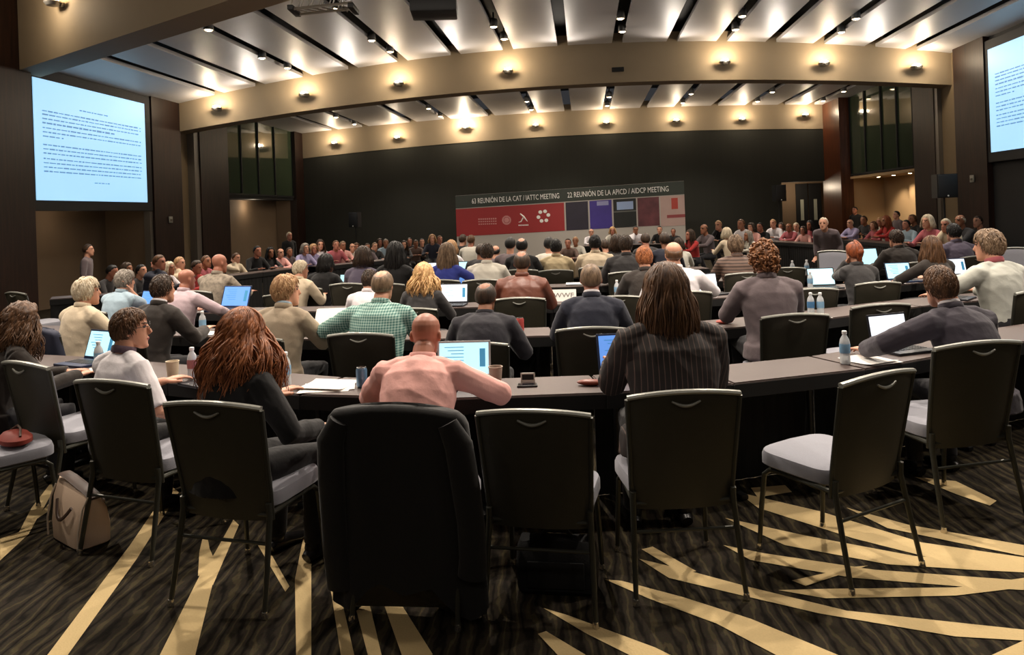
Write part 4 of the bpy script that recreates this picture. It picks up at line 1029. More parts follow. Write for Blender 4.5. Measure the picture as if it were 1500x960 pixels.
def curls(mb, M, n, R, seed, th, thr, lo=1.0, hi=1.2, wire=.0055):
    rnd = random.Random(seed); c0 = Vector((0, -.005, .012)); k = 0; tries = 0
    while k < n and tries < n * 8:
        tries += 1
        z = rnd.uniform(-.95, 1); a = rnd.uniform(0, 2 * PI); q = math.sqrt(1 - z * z); nn = Vector((q * math.cos(a), q * math.sin(a), z))
        if nn.z < lerp_tab(thr, nn.y): continue
        rr = rnd.uniform(lo, hi) + th; c = c0 + Vector((nn.x * .081 * rr, nn.y * .103 * rr, nn.z * .108 * rr))
        t1 = nn.orthogonal().normalized(); t1 = Matrix.Rotation(rnd.uniform(0, 6.28), 3, nn) @ t1; t2 = nn.cross(t1)
        if rnd.random() < .5: t2 = nn
        Rk = R * rnd.uniform(.6, 1.2); sp = rnd.uniform(4.0, 7.5)
        pts = [M @ (c + t1 * (Rk * math.cos(sp * j / 9)) + t2 * (Rk * math.sin(sp * j / 9)) - Vector((0, 0, .004 * j / 3))) for j in range(10)]
        lock(mb, pts, wire * rnd.uniform(.8, 1.3), 5, .5); k += 1
def strokes(mb, M, n, seed, thr, rad=1.085, ln=.4, r=.0042, lift=.03, bald=None):
    """short tufts combed down over the scalp inside the hairline"""
    rnd = random.Random(seed); c0 = Vector((0, -.005, .012)); k = 0; tries = 0
    while k < n and tries < n * 6:
        tries += 1
        z = rnd.uniform(-.6, 1); a = rnd.uniform(0, 2 * PI); q = math.sqrt(1 - z * z)
        if z < lerp_tab(thr, q * math.sin(a)) + .04: continue
        el = math.asin(z); tw = rnd.uniform(-.25, .25); pts = []; l2 = ln * rnd.uniform(.6, 1.2)
        for j in range(5):
            e = el - l2 * j / 4; aa = a + tw * j / 4; R = rad + lift * math.sin(PI * j / 4) * rnd.uniform(.3, 1)
            ny = math.cos(e) * math.sin(aa)
            if math.sin(e) < lerp_tab(thr, ny) - .06: R -= .05
            pts.append(M @ (c0 + Vector((.079 * R * math.cos(e) * math.cos(aa), .101 * R * ny, .107 * R * math.sin(e)))))
        lock(mb, pts, r * rnd.uniform(.7, 1.3), 4, .3); k += 1
def build_hair(style, M, seed, detail):
    mb = MB(); u, v = (44, 30) if detail > 1 else ((28, 18) if detail else (18, 12))
    f = 1 if detail > 1 else (.6 if detail else .35)
    if style == 'short':
        hair_shell(mb, M, .0085, THR_M, 8, .45, None, u, v, seed)
        if detail: strokes(mb, M, 900 if detail > 1 else 420, seed, THR_M, 1.085, .45, .004)
    elif style == 'crop': hair_shell(mb, M, .005, THR_M, 8, .3, None, u, v, seed)
    elif style == 'balding': hair_shell(mb, M, .007, THR_M, 8, .35, .80, u, v, seed)
    elif style == 'fringe_bald': hair_shell(mb, M, .006, THR_M, 8, .3, .45, u, v, seed)
    elif style == 'full':
        tf = [(a, b - .16 if a < 0 else b) for a, b in THR_M]
        hair_shell(mb, M, .017, tf, 6, .45, None, u, v, seed)
        strokes(mb, M, int(900 * f), seed, tf, 1.17, .6, .0055, .06)
    elif style == 'curly':
        hair_shell(mb, M, .02, [(a, b - .12 if a < 0 else b) for a, b in THR_M], 7, .6, None, u, v, seed)
        curls(mb, M, int(420 * f), .016, seed, .12, [(a, b - .15 if a < 0 else b) for a, b in THR_M], 1.0, 1.22, .0062)
    elif style == 'blond_curls':
        hair_shell(mb, M, .03, THR_LONG, 6, .5, None, u, v, seed)
        core(mb, M, .24, .5); mane(mb, M, .25, .75, int(420 * f), .016, .0085, seed, 118, steps=18)
    elif style == 'wavy_big':
        hair_shell(mb, M, .022, THR_LONG, 6, .5, None, u, v, seed)
        core(mb, M, .28, .85); mane(mb, M, .31, 1.05, int(950 * f), .020, .0062, seed, 122, steps=20, freq=13)
        mane(mb, M, .24, 1.0, int(520 * f), .022, .006, seed + 5, 122, steps=20, freq=14)
    elif style == 'long':
        hair_shell(mb, M, .016, THR_LONG, 6, .4, None, u, v, seed)
        core(mb, M, .26, .2); mane(mb, M, .30, .35, int(600 * f), .004, .006, seed, 112, steps=14)
    elif style == 'long_thick':
        hair_shell(mb, M, .024, THR_LONG, 6, .5, None, u, v, seed)
        core(mb, M, .22, .25); mane(mb, M, .24, .36, int(900 * f), .005, .0058, seed, 116, steps=16)
    elif style == 'dark_curls':
        hair_shell(mb, M, .03, THR_LONG, 6, .6, None, u, v, seed)
        core(mb, M, .24, .4); mane(mb, M, .26, .55, int(800 * f), .018, .006, seed, 122, steps=20, freq=15)
    elif style == 'bob':
        hair_shell(mb, M, .02, THR_LONG, 6, .4, None, u, v, seed)
        core(mb, M, .1, .15); mane(mb, M, .13, .25, int(420 * f), .003, .006, seed, 116, steps=10)
    elif style == 'bun':
        hair_shell(mb, M, .010, [(a, b - .1 if a < 0 else b) for a, b in THR_M], 9, .35, None, u, v, seed)
        mb.ellipsoid(M @ Vector((0, -.118, .012)), (.038, .03, .04), M.to_3x3(), 12, 8)
        mane(mb, M, .15, -.3, int(40 * f), .004, .009, seed, 22, steps=10)
    return mb
def ik(S, W, l1, l2, hint):
    d = W - S; L = d.length; mx_ = (l1 + l2) * .985
    if L > mx_: W = S + d * (mx_ / L); d = W - S; L = mx_
    a = (l1 * l1 - l2 * l2 + L * L) / (2 * L); h = math.sqrt(max(0, l1 * l1 - a * a)); u = d / L
    hp = Vector(hint) - u * Vector(hint).dot(u)
    if hp.length < 1e-4: hp = u.orthogonal()
    return S + u * a + hp.normalized() * h, W
def hand_geo(mb, W, fwd, up, side, s=1.0, curl=.35, seg=7):
    """palm, five separate fingers and a thumb leaving the palm's side; side=+1 right hand"""
    y = fwd.normalized(); z = (up - y * up.dot(y)).normalized(); x = y.cross(z)
    P = lambda a, b, c: W + x * (a * s) + y * (b * s) + z * (c * s)
    mb.tube([P(0, -.02, 0), P(0, .02, 0), P(0, .055, .003), P(0, .09, .002)], [(.026 * s, .02 * s), (.032 * s, .016 * s), (.040 * s, .015 * s), (.040 * s, .012 * s)], 12, up=x)
    for i, (off, ln) in enumerate(((-.034, .062), (-.0115, .075), (.0115, .080), (.034, .070))):
        if side > 0: off = -off
        a0 = P(off, .085, .002); c1 = curl * .5; c2 = curl * 1.3; c3 = curl * 2.0; sp = off * .35
        p1 = P(off + sp * .4, .085 + ln * .45 * math.cos(c1), .002 - ln * .45 * math.sin(c1))
        p2 = p1 + (y * math.cos(c2) - z * math.sin(c2)) * (ln * .32 * s) + x * (sp * .3 * s)
        p3 = p2 + (y * math.cos(c3) - z * math.sin(c3)) * (ln * .25 * s)
        mb.tube([a0, p1, p2, p3], [.0095 * s, .009 * s, .0082 * s, .0068 * s], seg)
    t = side if side < 0 else 1
    k = -1 if side > 0 else 1
    mb.tube([P(k * .024, .012, -.004), P(k * .045, .035, -.008), P(k * .056, .062, -.012), P(k * .052, .084, -.016)], [.0135 * s, .012 * s, .0105 * s, .008 * s], seg)
m_skin = mat('skin_light', (206, 150, 122), 0.5, var=0.07, scale=14)
m_skinred = mat('skin_ruddy', (174, 114, 90), 0.48, var=0.10, scale=12)
m_skintan = mat('skin_tan', (150, 98, 70), 0.5, var=0.08, scale=12)
m_eye = mat('eye_dark', (30, 22, 18), 0.2); m_lip = mat('lip', (150, 80, 72), 0.45); m_brow = mat('brow', (60, 44, 32), 0.8)
def hairmat(name, dark, light, scale=38, rough=.5):
    if name in MATS: return MATS[name]
    m = bpy.data.materials.new(name); m.use_nodes = True; nt = m.node_tree; b = nt.nodes['Principled BSDF']; b.inputs['Roughness'].default_value = rough; b.inputs['Specular IOR Level'].default_value = .35
    tc = nt.nodes.new('ShaderNodeTexCoord'); mp = nt.nodes.new('ShaderNodeMapping'); mp.inputs['Scale'].default_value = (1, 1, .25); nt.links.new(tc.outputs['Object'], mp.inputs[0])
    nz = nt.nodes.new('ShaderNodeTexNoise'); nz.inputs['Scale'].default_value = scale; nz.inputs['Detail'].default_value = 6; nz.inputs['Roughness'].default_value = .7; nt.links.new(mp.outputs[0], nz.inputs[0])
    cr = nt.nodes.new('ShaderNodeValToRGB'); cr.color_ramp.elements[0].position = .36; cr.color_ramp.elements[1].position = .66
    cr.color_ramp.elements[0].color = lin(dark) + (1,); cr.color_ramp.elements[1].color = lin(light) + (1,)
    nt.links.new(nz.outputs['Fac'], cr.inputs[0]); nt.links.new(cr.outputs[0], b.inputs['Base Color'])
    bp = nt.nodes.new('ShaderNodeBump'); bp.inputs['Strength'].default_value = .5; bp.inputs['Distance'].default_value = .004; nt.links.new(nz.outputs['Fac'], bp.inputs['Height']); nt.links.new(bp.outputs[0], b.inputs['Normal'])
    MATS[name] = m; return m
H = {'brown': hairmat('hair_brown', (58, 38, 24), (116, 82, 54)), 'dark': hairmat('hair_dark', (34, 25, 18), (78, 58, 42)), 'black': hairmat('hair_black', (14, 12, 11), (36, 32, 28)),
     'auburn': hairmat('hair_auburn', (98, 54, 30), (186, 116, 70)), 'red': hairmat('hair_red', (88, 40, 19), (158, 80, 40)), 'blond': hairmat('hair_blond', (150, 104, 60), (236, 196, 138)),
     'sandy': hairmat('hair_sandy', (140, 100, 66), (206, 168, 124)), 'white': hairmat('hair_white', (178, 158, 128), (232, 220, 196)), 'grey': hairmat('hair_grey', (96, 88, 78), (160, 150, 138)),
     'ginger': hairmat('hair_ginger', (72, 44, 25), (158, 104, 62)), 'greybrown': hairmat('hair_greybrown', (78, 60, 44), (150, 124, 98))}
def cloth(name, rgb, rough=.85, var=.08, fold=.25):
    return mat('cloth_' + name, rgb, rough, var=var, scale=9, bump=fold, bscale=30, sheen=.15, spec=.25)
m_trouser = cloth('dark_trousers', (34, 33, 36)); m_shoe = mat('shoe_black', (20, 18, 17), .35)
ZSEAT = 0.575
def make_person(label, P, detail=1):
    """the figure at its own origin: faces +Y, feet on z=0, seat under the origin. Returns (root, head top z, head xy)."""
    fem = P.get('fem', False); g = P.get('bulk', 1.0); stand = P.get('stand', False)
    lean = math.radians(P.get('lean', 8)); slouch = math.radians(P.get('slouch', 14)); side = math.radians(P.get('side', 0))
    hip = Vector((0, -.02, .93 if stand else ZSEAT)); L = .50 * (.96 if fem else 1)
    sp = [hip]; N_ = 20
    for i in range(N_):
        t = (i + .5) / N_; a = lean + slouch * (t - .35)
        sp.append(sp[-1] + Vector((math.sin(side), math.sin(a), math.cos(a) * math.cos(side))) * (L / N_))
    def SP(t):
        if t < 0: return hip + Vector((0, 0, L * t))
        q = min(t, 1) * N_; i = min(int(q), N_ - 1); return sp[i].lerp(sp[i + 1], q - i)
    a_top = lean + slouch * .65
    hy, hp, hr = [math.radians(x) for x in P.get('head', (0, 0, 0))]
    nk = SP(1.0); na = a_top * .75
    nd = Vector((math.sin(side) * .6 + math.sin(hr) * .3, math.sin(na), math.cos(na))).normalized()
    hc = nk + nd * .150 + Vector((0, .018, .0))
    Mh = Matrix.Translation(hc) @ Matrix.Rotation(hy, 4, 'Z') @ Matrix.Rotation(-hp, 4, 'X') @ Matrix.Rotation(hr, 4, 'Y')
    hs = P.get('hs', 1.0); Mh = Mh @ Matrix.Scale(hs, 4)
    sw = (.165 if fem else .182) * (1 + (g - 1) * .5)
    c86 = SP(.86); SH = {s: c86 + Vector((s * sw, P.get('shf', 0.0), -.005)) for s in (-1, 1)}
    arms = {}
    default = P.get('arms', 'table')
    PRES = {'table': ((.17, .43, .815), (.5, -.3, -.6)), 'type': ((.10, .45, .815), (.6, -.3, -.5)), 'lap': ((.12, .30, .70), (.6, -.5, -.4)), 'fold': ((-.02, .40, .815), (1, -.1, -.25)), 'wide': ((.20, .46, .81), (1, .1, -.15)), 'face': ((.05, .17, 1.10), (.5, .3, -1)), 'side': ((.24, .02, .58), (.3, -1, 0)), 'hang': ((.23, .05, .82), (.2, -1, 0))}
    for s, key in ((-1, 'armL'), (1, 'armR')):
        spec = P.get(key, default)
        if isinstance(spec, str): w, h = PRES[spec]; w = (s * w[0], w[1], w[2]); h = (s * h[0], h[1], h[2])
        else: w, h = spec
        E, W = ik(SH[s], Vector(w), .275, .25, h); arms[s] = (SH[s], E, W)
    root = thing('person', (0, 0, 0), 0, label, 'person')
    # ---- body: head, neck, arms, hands and torso, one surface
    mb = MB(); seg = 16 if detail else 10
    TR = [(-.2, .150, .115), (0, .165, .122), (.2, .150, .110), (.4, .158, .114), (.6, .172, .116), (.78, .172, .108), (.9, .145, .088), (.97, .085, .066), (1.0, .060, .058)]
    if fem: TR = [(t, rx * (.88 if t > .1 else 1.0), ry * .93) for t, rx, ry in TR]
    def torso(mb, k, kd, add=0.0, tmin=-.3):
        rs = []
        for t, rx, ry in TR:
            if t < tmin: continue
            p = SP(t); q = (1 if t < .85 else .6)
            rs.append([p + Vector((rx * k * (1 + (g - 1) * q) + add if 0 else 0, 0, 0)) for _ in range(0)])
            a = lean + slouch * (max(t, 0) - .35); ya = Vector((0, math.cos(a), -math.sin(a)))
            RX, RY = rx * k * (1 + (g - 1) * q) + add, ry * kd * (1 + (g - 1) * q) + add
            rs[-1] = [p + Vector((RX * math.cos(2 * PI * j / 24), 0, 0)) + ya * (RY * math.sin(2 * PI * j / 24)) for j in range(24)]
        mb.rings(rs)
    torso(mb, .86, .84)
    mb.tube([SP(.93), nk + nd * .03, nk + nd * .07, hc + (Mh.to_3x3() @ Vector((0, -.015, -.05)))], [.062, .053 if fem else .06, .05 if fem else .057, .052], seg)
    head_geo(mb, Mh, fem)
    for s in (-1, 1):
        S_, E, W = arms[s]
        mb.tube([SP(.84) + Vector((s * .07, 0, 0)), S_, (S_ + E) / 2, E, (E + W) / 2, W], [.045, .046, .042, .036, .034, .025], 12)
        fw = (W - E).normalized(); dn = Vector((0, 0, 1))
        tgt = fw
        if P.get('flat', True) and W.z < .84: tgt = Vector((fw.x * .8, fw.y + .15, max(fw.z, -.12))).normalized()
        if abs(tgt.dot(dn)) > .9: dn = Vector((0, 1, 0))
        hand_geo(mb, W, tgt, dn, s, .95 if fem else 1.05, P.get('curl', .3), 7 if detail > 1 else 5)
    body = mb.build('body', [P.get('skin', m_skin), m_eye, m_lip, m_brow], root)
    vx = {2: .0055, 1: .010, 0: .017}[detail]
    BAKE.append((body, vx, 'face', Mh, 0.0))
    # ---- clothes
    kind, tm = P['top']; pad = .012 if kind in ('jacket',) else .004
    mb = MB(); torso(mb, 1.0, 1.0, pad, -.05 if kind == 'shirt' else -.3)
    if kind == 'jacket':
        rs = []
        for dz, rx, ry in ((-.17, .195, .15), (-.08, .195, .148), (.03, .185, .14)):
            p = hip + Vector((0, -.005, dz)); 
            if not stand and dz < -.09: p.z = max(p.z, .5)
            rs.append([p + Vector((rx * g * math.cos(2 * PI * j / 24), ry * g * math.sin(2 * PI * j / 24), 0)) for j in range(24)])
        mb.rings(rs)
    sl = P.get('sleeve', 1.0)
    for s in (-1, 1):
        S_, E, W = arms[s]; q = .006 if kind == 'jacket' else 0
        p0 = SP(.97) + Vector((s * .045, 0, .0))
        mb.tube([p0, p0.lerp(S_, .5) + Vector((0, 0, .012)), S_ + Vector((s * .006, 0, .006))], [.045, .050 + q, .056 + q], 12)
        k = (1 + (g - 1) * .6) * (.9 if fem else 1)
        if sl >= 1: pts, rr = [c86 + Vector((s * .09, 0, -.02)), S_, S_.lerp(E, .5), E, E.lerp(W, .5), E.lerp(W, .96)], [.07, .067, .060, .054, .050, .042]
        else: pts, rr = [c86 + Vector((s * .09, 0, -.02)), S_, S_.lerp(E, .4), S_.lerp(E, sl * 1.25)], [.07, .068, .066, .066]
        mb.tube(pts, [r * k + q for r in rr], 14)
    gar = mb.build(kind, tm, root)
    BAKE.append((gar, vx * 1.15, 'cloth', Mh, P.get('fold', .0045) if detail else 0))
    # collar
    cm = P.get('collar', tm)
    if cm is not None and detail:
        cmb = MB(); pts = []; 
        for k in range(21):
            a = 2 * PI * k / 20; fl = math.sin(a)
            p = nk + nd * (.028 - .018 * fl) + Vector((.066 * math.cos(a), .064 * math.sin(a) - .004, 0)); pts.append(p)
        cmb.tube(pts, [(.007, .022)] * 21, 8, up=None); 
        cmb.build('collar', cm, root)
        if kind == 'jacket' and P.get('inner'):
            c2 = MB(); pts = [nk + nd * (.05 - .02 * math.sin(2 * PI * k / 20)) + Vector((.058 * math.cos(2 * PI * k / 20), .058 * math.sin(2 * PI * k / 20) - .002, 0)) for k in range(21)]
            c2.tube(pts, [(.005, .014)] * 21, 8); c2.build('shirt_collar', P['inner'], root)
    # trousers and shoes
    mb = MB(); lm = P.get('legs', m_trouser)
    rs = []
    for dz, rx, ry in ((-.085, .15, .12), (-.04, .17, .135), (.03, .168, .128), (.09, .150, .112)):
        p = hip + Vector((0, 0, dz)); rs.append([p + Vector((rx * g * math.cos(2 * PI * j / 20), ry * g * math.sin(2 * PI * j / 20), 0)) for j in range(20)])
    mb.rings(rs)
    for s in (-1, 1):
        sh = MB(); hj = hip + Vector((s * .09, .01, -.02))
        if stand: kn, an = Vector((s * .10, .03, .50)), Vector((s * .11, -.01, .085))
        else: kn, an = Vector((s * .125, .40, .545)), Vector((s * .13, (.37 if detail > 1 else .29) if detail else .20, .085))
        mb.tube([hj, hj.lerp(kn, .5), kn, kn.lerp(an, .4), an], [.088 * g, .080 * g, .064, .058, .048], 12)
        sh.tube([an + Vector((0, -.055, -.055)), an + Vector((0, -.03, -.045)), an + Vector((0, .05, -.045)), an + Vector((0, .13, -.06)), an + Vector((0, .185, -.066))], [(.028, .028), (.036, .038), (.042, .038), (.044, .024), (.03, .016)], 12, up=(1, 0, 0))
        sh.ellipsoid(an + Vector((0, -.005, -.01)), (.04, .045, .05), None, 10, 8)
        sh.build('shoe', m_shoe, root)
    tr = mb.build('trousers', lm, root); BAKE.append((tr, .014 if detail else .022, None, None, 0))
    # hair
    st, hm = P['hair']
    if st != 'none':
        build_hair(st, Mh, P.get('seed', 1) * 3.7, detail).build('hair', hm, root, angle=180)
    if P.get('glasses'):
        gm = MB(); 
        for s in (-1, 1):
            gm.tube([Mh @ Vector((s * .034 + .024 * math.cos(2 * PI * k / 14), .107, .012 + .018 * math.sin(2 * PI * k / 14))) for k in range(15)], .0018, 5)
            gm.tube([Mh @ Vector((s * .058, .105, .016)), Mh @ Vector((s * .079, .05, .014)), Mh @ Vector((s * .083, -.015, .008))], .0018, 5)
        gm.build('glasses', m_black, root)
    top = hc.z + .12 * hs + {'wavy_big': .03, 'curly': .025, 'blond_curls': .035, 'dark_curls': .035, 'long_thick': .025, 'long': .015, 'full': .015, 'bob': .02}.get(st, .008 if st != 'none' else 0)
    return root, top, Vector((hc.x, hc.y, 0)), arms
def place(root, top, hxy, px, ytop, d, rz, lo=.92, hi=1.10):
    yh = CY - math.tan(ROLL) * (px - CX); zt = CAMZ - (ytop - yh) * d / F_PX
    s = max(lo, min(hi, zt / top)); a = RZ(rz)
    off = Matrix.Rotation(a, 3, 'Z') @ (hxy * s); h = xy(px, d, min(zt, 2.2))
    root.location = (h.x - off.x, h.y - off.y, 0); root.rotation_euler = (0, 0, a); root.scale = (s,) * 3
    return root
PEOPLE = []
LAST_CHAIR = [None]
def in_table(x, y, r):
    for cx, cy, rz, h, dp in TABLES:
        dx, dy = x - cx, y - cy; lx = dx * math.cos(rz) + dy * math.sin(rz); ly = -dx * math.sin(rz) + dy * math.cos(rz)
        qx = max(abs(lx) - h, 0); qy = max(-ly, ly - dp, 0)
        if qx * qx + qy * qy < r * r: return True
    return False
def settle(root, top, hxy, px, ytop, d, rz, lo, hi, rad=.25, sep=.5, chair_back=True, fixed=False, most=.72):
    """sit the figure at the nearest depth along its sight line where it clears tables and neighbours"""
    best = None
    for k in range(0, int(most / .06) + 1):
        for sg in ((1, -1) if k else (1,)):
            dd = d + sg * k * .06
            place(root, top, hxy, px, ytop, dd, rz, lo, hi); x, y = root.location.x, root.location.y
            if fixed: best = True; break
            a = RZ(rz); bx, by = x + math.sin(a) * .17, y - math.cos(a) * .17
            if in_table(x, y, rad) or (chair_back and in_table(bx, by, rad + .04)): continue
            if any((x - u) ** 2 + (y - v) ** 2 < sep * sep for u, v in PEOPLE): continue
            best = True; break
        if best: break
    if not best: place(root, top, hxy, px, ytop, d, rz, lo, hi)
    PEOPLE.append((root.location.x, root.location.y))
def person(px, ytop, d, rz, label, P, detail=1, chair_label=None, group=None):
    root, top, hxy, arms = make_person(label, P, detail)
    settle(root, top, hxy, px, ytop, d, rz, .92, 1.10, .26, .52, True, detail == 2)
    if group: root['group'] = group
    if chair_label:
        a = RZ(rz); c = copy_tree(CHAIR0, Vector((root.location.x, root.location.y, 0)) + Vector((math.sin(a), -math.cos(a), 0)) * .045, a, chair_label, None, min(1.06, root.scale[0]))
        if 'group' in c: del c['group']
        LAST_CHAIR[0] = c
    return root
def bake_all():
    for o, vx, mode, Mh, fold in BAKE:
        md = o.modifiers.new('r', 'REMESH'); md.mode = 'VOXEL'; md.voxel_size = vx; md.use_smooth_shade = True
        ms = o.modifiers.new('s', 'SMOOTH'); ms.factor = .5; ms.iterations = 3 if mode != 'face' else 2
    bpy.context.view_layer.update(); dg = bpy.context.evaluated_depsgraph_get()
    for o, vx, mode, Mh, fold in BAKE:
        me = bpy.data.meshes.new_from_object(o.evaluated_get(dg)); me.name = o.name
        old = o.data; o.modifiers.clear()
        mats = [m for m in old.materials]
        if not len(me.materials):
            for m in mats: me.materials.append(m)
        n = len(me.vertices); co = np.empty(n * 3, np.float32); me.vertices.foreach_get('co', co); co = co.reshape(-1, 3)
        if mode == 'face':
            Mi = np.array(Mh.inverted()); pc = np.empty(len(me.polygons) * 3, np.float32); me.polygons.foreach_get('center', pc); pc = pc.reshape(-1, 3)
            L = pc @ Mi[:3, :3].T + Mi[:3, 3]; idx = np.zeros(len(L), np.int32); ax = np.abs(L[:, 0])
            front = L[:, 1] > .06
            idx[front & (((ax - .034) / .014) ** 2 + ((L[:, 2] - .012) / .007) ** 2 < 1)] = 1
            idx[front & ((ax / .024) ** 2 + ((L[:, 2] + .066) / .008) ** 2 < 1)] = 2
            idx[front & (((ax - .035) / .02) ** 2 + ((L[:, 2] - .034) / .0055) ** 2 < 1)] = 3
            me.polygons.foreach_set('material_index', idx)
        elif mode == 'cloth' and fold:
            nr = np.empty(n * 3, np.float32); me.vertices.foreach_get('normal', nr); nr = nr.reshape(-1, 3)
            dsp = np.empty(n, np.float32); sd = (sum(map(ord, o.name)) % 97)
            for i in range(n):
                x, y, z = co[i]
                a = mnoise.noise((x * 7 + sd, y * 7, z * 11 + x * 6)); b_ = mnoise.noise((x * 16 + z * 9, y * 16 + sd, z * 20))
                dsp[i] = (1 - abs(a) * 2.2) * .9 + .45 * b_
            co += nr * (dsp[:, None] * fold); me.vertices.foreach_set('co', co.astype(np.float32).ravel())
        me.polygons.foreach_set('use_smooth', [True] * len(me.polygons)); me.update()
        o.data = me; bpy.data.meshes.remove(old)
# ---- the front row, seen from behind
W_ = cloth
c_white = cloth('white_shirt', (226, 220, 222)); c_pink = cloth('pink_shirt', (238, 178, 168), .8, .05); c_black = cloth('black_top', (26, 25, 25)); c_dkbrown = cloth('dark_brown', (40, 33, 28))
c_pin = stripe_mat('cloth_pinstripe', (40, 33, 30), (92, 74, 66), scale=42, axis='X', thin=.16, rough=.85)
c_suit = cloth('dark_suit', (42, 40, 46)); c_mauvesuit = cloth('mauve_black_suit', (62, 57, 65)); c_navy = cloth('navy_suit', (44, 46, 58)); c_brownsuit = cloth('brown_black_suit', (50, 44, 40)); c_tan = cloth('tan_jacket', (158, 142, 120)); c_cream = cloth('cream_jacket', (214, 196, 168))
c_check = stripe_mat('cloth_green_check', (172, 200, 190), (58, 112, 104), scale=52, axis='X', axis2='Z', thin=.5, rough=.85)
c_ltblue = cloth('light_blue', (158, 178, 190)); c_lilac = cloth('lilac', (194, 172, 178)); c_grey = cloth('mauve_grey_jacket', (104, 92, 94)); c_leather = mat('brown_leather_jacket', (104, 56, 40), .45, var=.15, scale=8, bump=.25, bscale=25)
c_pale = cloth('pale_grey_shirt', (182, 182, 172)); c_charcoal = cloth('charcoal', (56, 54, 54)); c_royal = cloth('royal_blue', (52, 62, 140)); c_offwhite = cloth('offwhite', (206, 200, 186)); c_yellow = cloth('beige_shirt', (190, 172, 136))
c_pattern = mat('cloth_patterned_shirt', (152, 140, 124), .85, var=.75, scale=26)
c_purple = cloth('purple_grey', (92, 84, 100)); c_rose = cloth('rose_shirt', (172, 92, 98)); c_red = cloth('red_top', (164, 44, 42)); c_lav = cloth('lavender', (168, 160, 196)); c_stripe = stripe_mat('cloth_brown_stripe', (120, 96, 84), (72, 56, 48), scale=26, axis='Z', thin=.4)
c_navycollar = cloth('mauve_collar', (92, 74, 84))
p1 = person(32, 440, 4.98, -36, 'woman with dark curls in dark jacket typing on the lit laptop', dict(fem=True, lean=14, head=(4, 4, 0), hair=('dark_curls', H['brown']), top=('jacket', c_dkbrown), arms='type', armL=((-.06, .47, .78), (-.6, -.3, -.5)), armR=((.13, .47, .78), (.6, -.3, -.5)), seed=2, curl=.45), 2)
p2 = person(190, 451, 4.36, -26, 'short-haired man in white shirt with mauve collar, face half turned', dict(lean=6, head=(-32, 0, 2), hair=('short', H['brown']), top=('shirt', c_white), legs=c_black, collar=c_navycollar, armR=((.22, .28, .66), (.6, -.8, -.2)), armL='table', sleeve=.72, skin=m_skin, glasses=True, seed=3), 2)
p3 = person(356, 448, 3.76, -24, 'woman with big wavy auburn hair in a black top', dict(fem=True, lean=10, head=(0, 2, 0), side=-6, hair=('wavy_big', H['auburn']), top=('jacket', c_black), collar=None, legs=c_black, armR=((.22, .34, .70), (.5, -.6, -.4)), seed=4, bulk=1.12), 2)
p4 = person(623, 458, 4.02, -2, 'bald man in pink shirt leaning on the table by the silver laptop', dict(lean=26, slouch=26, head=(0, 8, 0), hair=('none', None), top=('shirt', c_pink), armR=((.30, .52, .79), (1.0, -.3, -.35)), armL=((-.12, .46, .79), (-1, -.35, -.1)), skin=m_skinred, bulk=1.12, fold=.007, seed=5), 2)
p5 = person(974, 383, 3.82, 8, 'woman with long brown hair in a dark pinstriped jacket', dict(fem=True, lean=4, slouch=10, bulk=1.34, head=(4, 3, 0), hair=('long_thick', H['brown']), top=('jacket', c_pin), legs=c_black, armR=((.20, .42, .81), (.35, -.4, -.8)), armL=((-.20, .42, .81), (-.35, -.4, -.8)), seed=6, hs=1.0), 2)
p6 = person(1376, 389, 4.62, 20, 'man in dark suit leaning beside the lone water bottle', dict(lean=14, slouch=20, side=-6, head=(-8, 4, -4), hair=('short', H['brown']), top=('jacket', c_mauvesuit), inner=c_white, armL=((-.36, .50, .78), (-1, -.2, -.2)), armR='table', bulk=1.1, seed=7), 2)
# ---- second row
person(127, 406, 6.6, -20, 'white-haired man in cream jacket beyond the lit laptop', dict(head=(-22, 0, 0), hair=('full', H['white']), top=('jacket', c_cream), seed=8), 1, 'chair under the navy coat, behind the white-haired man in cream')
WHITE_CHAIR = LAST_CHAIR[0]
person(238, 402, 6.35, -15, 'dark-haired man in brown-black suit behind the white-shirted man', dict(lean=10, head=(-8, 0, 0), hair=('short', H['dark']), top=('jacket', c_brownsuit), inner=c_white, seed=9), 1, 'chair of the man in the brown-black suit')
person(419, 402, 6.0, -12, 'sandy-haired man in tan jacket, face turned in profile', dict(lean=8, head=(-40, 0, 0), hair=('full', H['sandy']), top=('jacket', c_tan), inner=c_ltblue, seed=10, bulk=1.08), 1, 'chair of the sandy-haired man in the tan jacket')
person(560, 395, 5.92, -5, 'greying man in green checked shirt holding up white pages', dict(lean=12, slouch=20, head=(0, 4, 0), hair=('balding', H['greybrown']), top=('shirt', c_check), armL=((-.34, .30, .88), (-1, -.5, -.4)), armR='table', bulk=1.28, seed=11, curl=.6), 1, 'chair of the man in the green checked shirt')
person(711, 413, 5.72, -2, 'balding man in dark suit bent over behind the silver laptop', dict(lean=20, slouch=24, head=(-6, 6, 0), hair=('balding', H['dark']), top=('jacket', c_suit), bulk=1.15, skin=m_skintan, seed=12), 1, 'chair of the balding man in the dark suit')
person(865, 385, 5.82, 0, 'close-cropped man in navy suit before the white name card', dict(lean=10, head=(0, 0, 0), hair=('crop', H['greybrown']), top=('jacket', c_navy), inner=c_white, bulk=1.05, seed=13, skin=m_skinred), 1)
person(1118, 353, 6.15, 6, 'curly ginger-haired man in mauve-grey jacket', dict(lean=6, head=(-8, 2, 0), hair=('curly', H['ginger']), top=('jacket', c_grey), bulk=1.12, seed=14, arms='table'), 1)
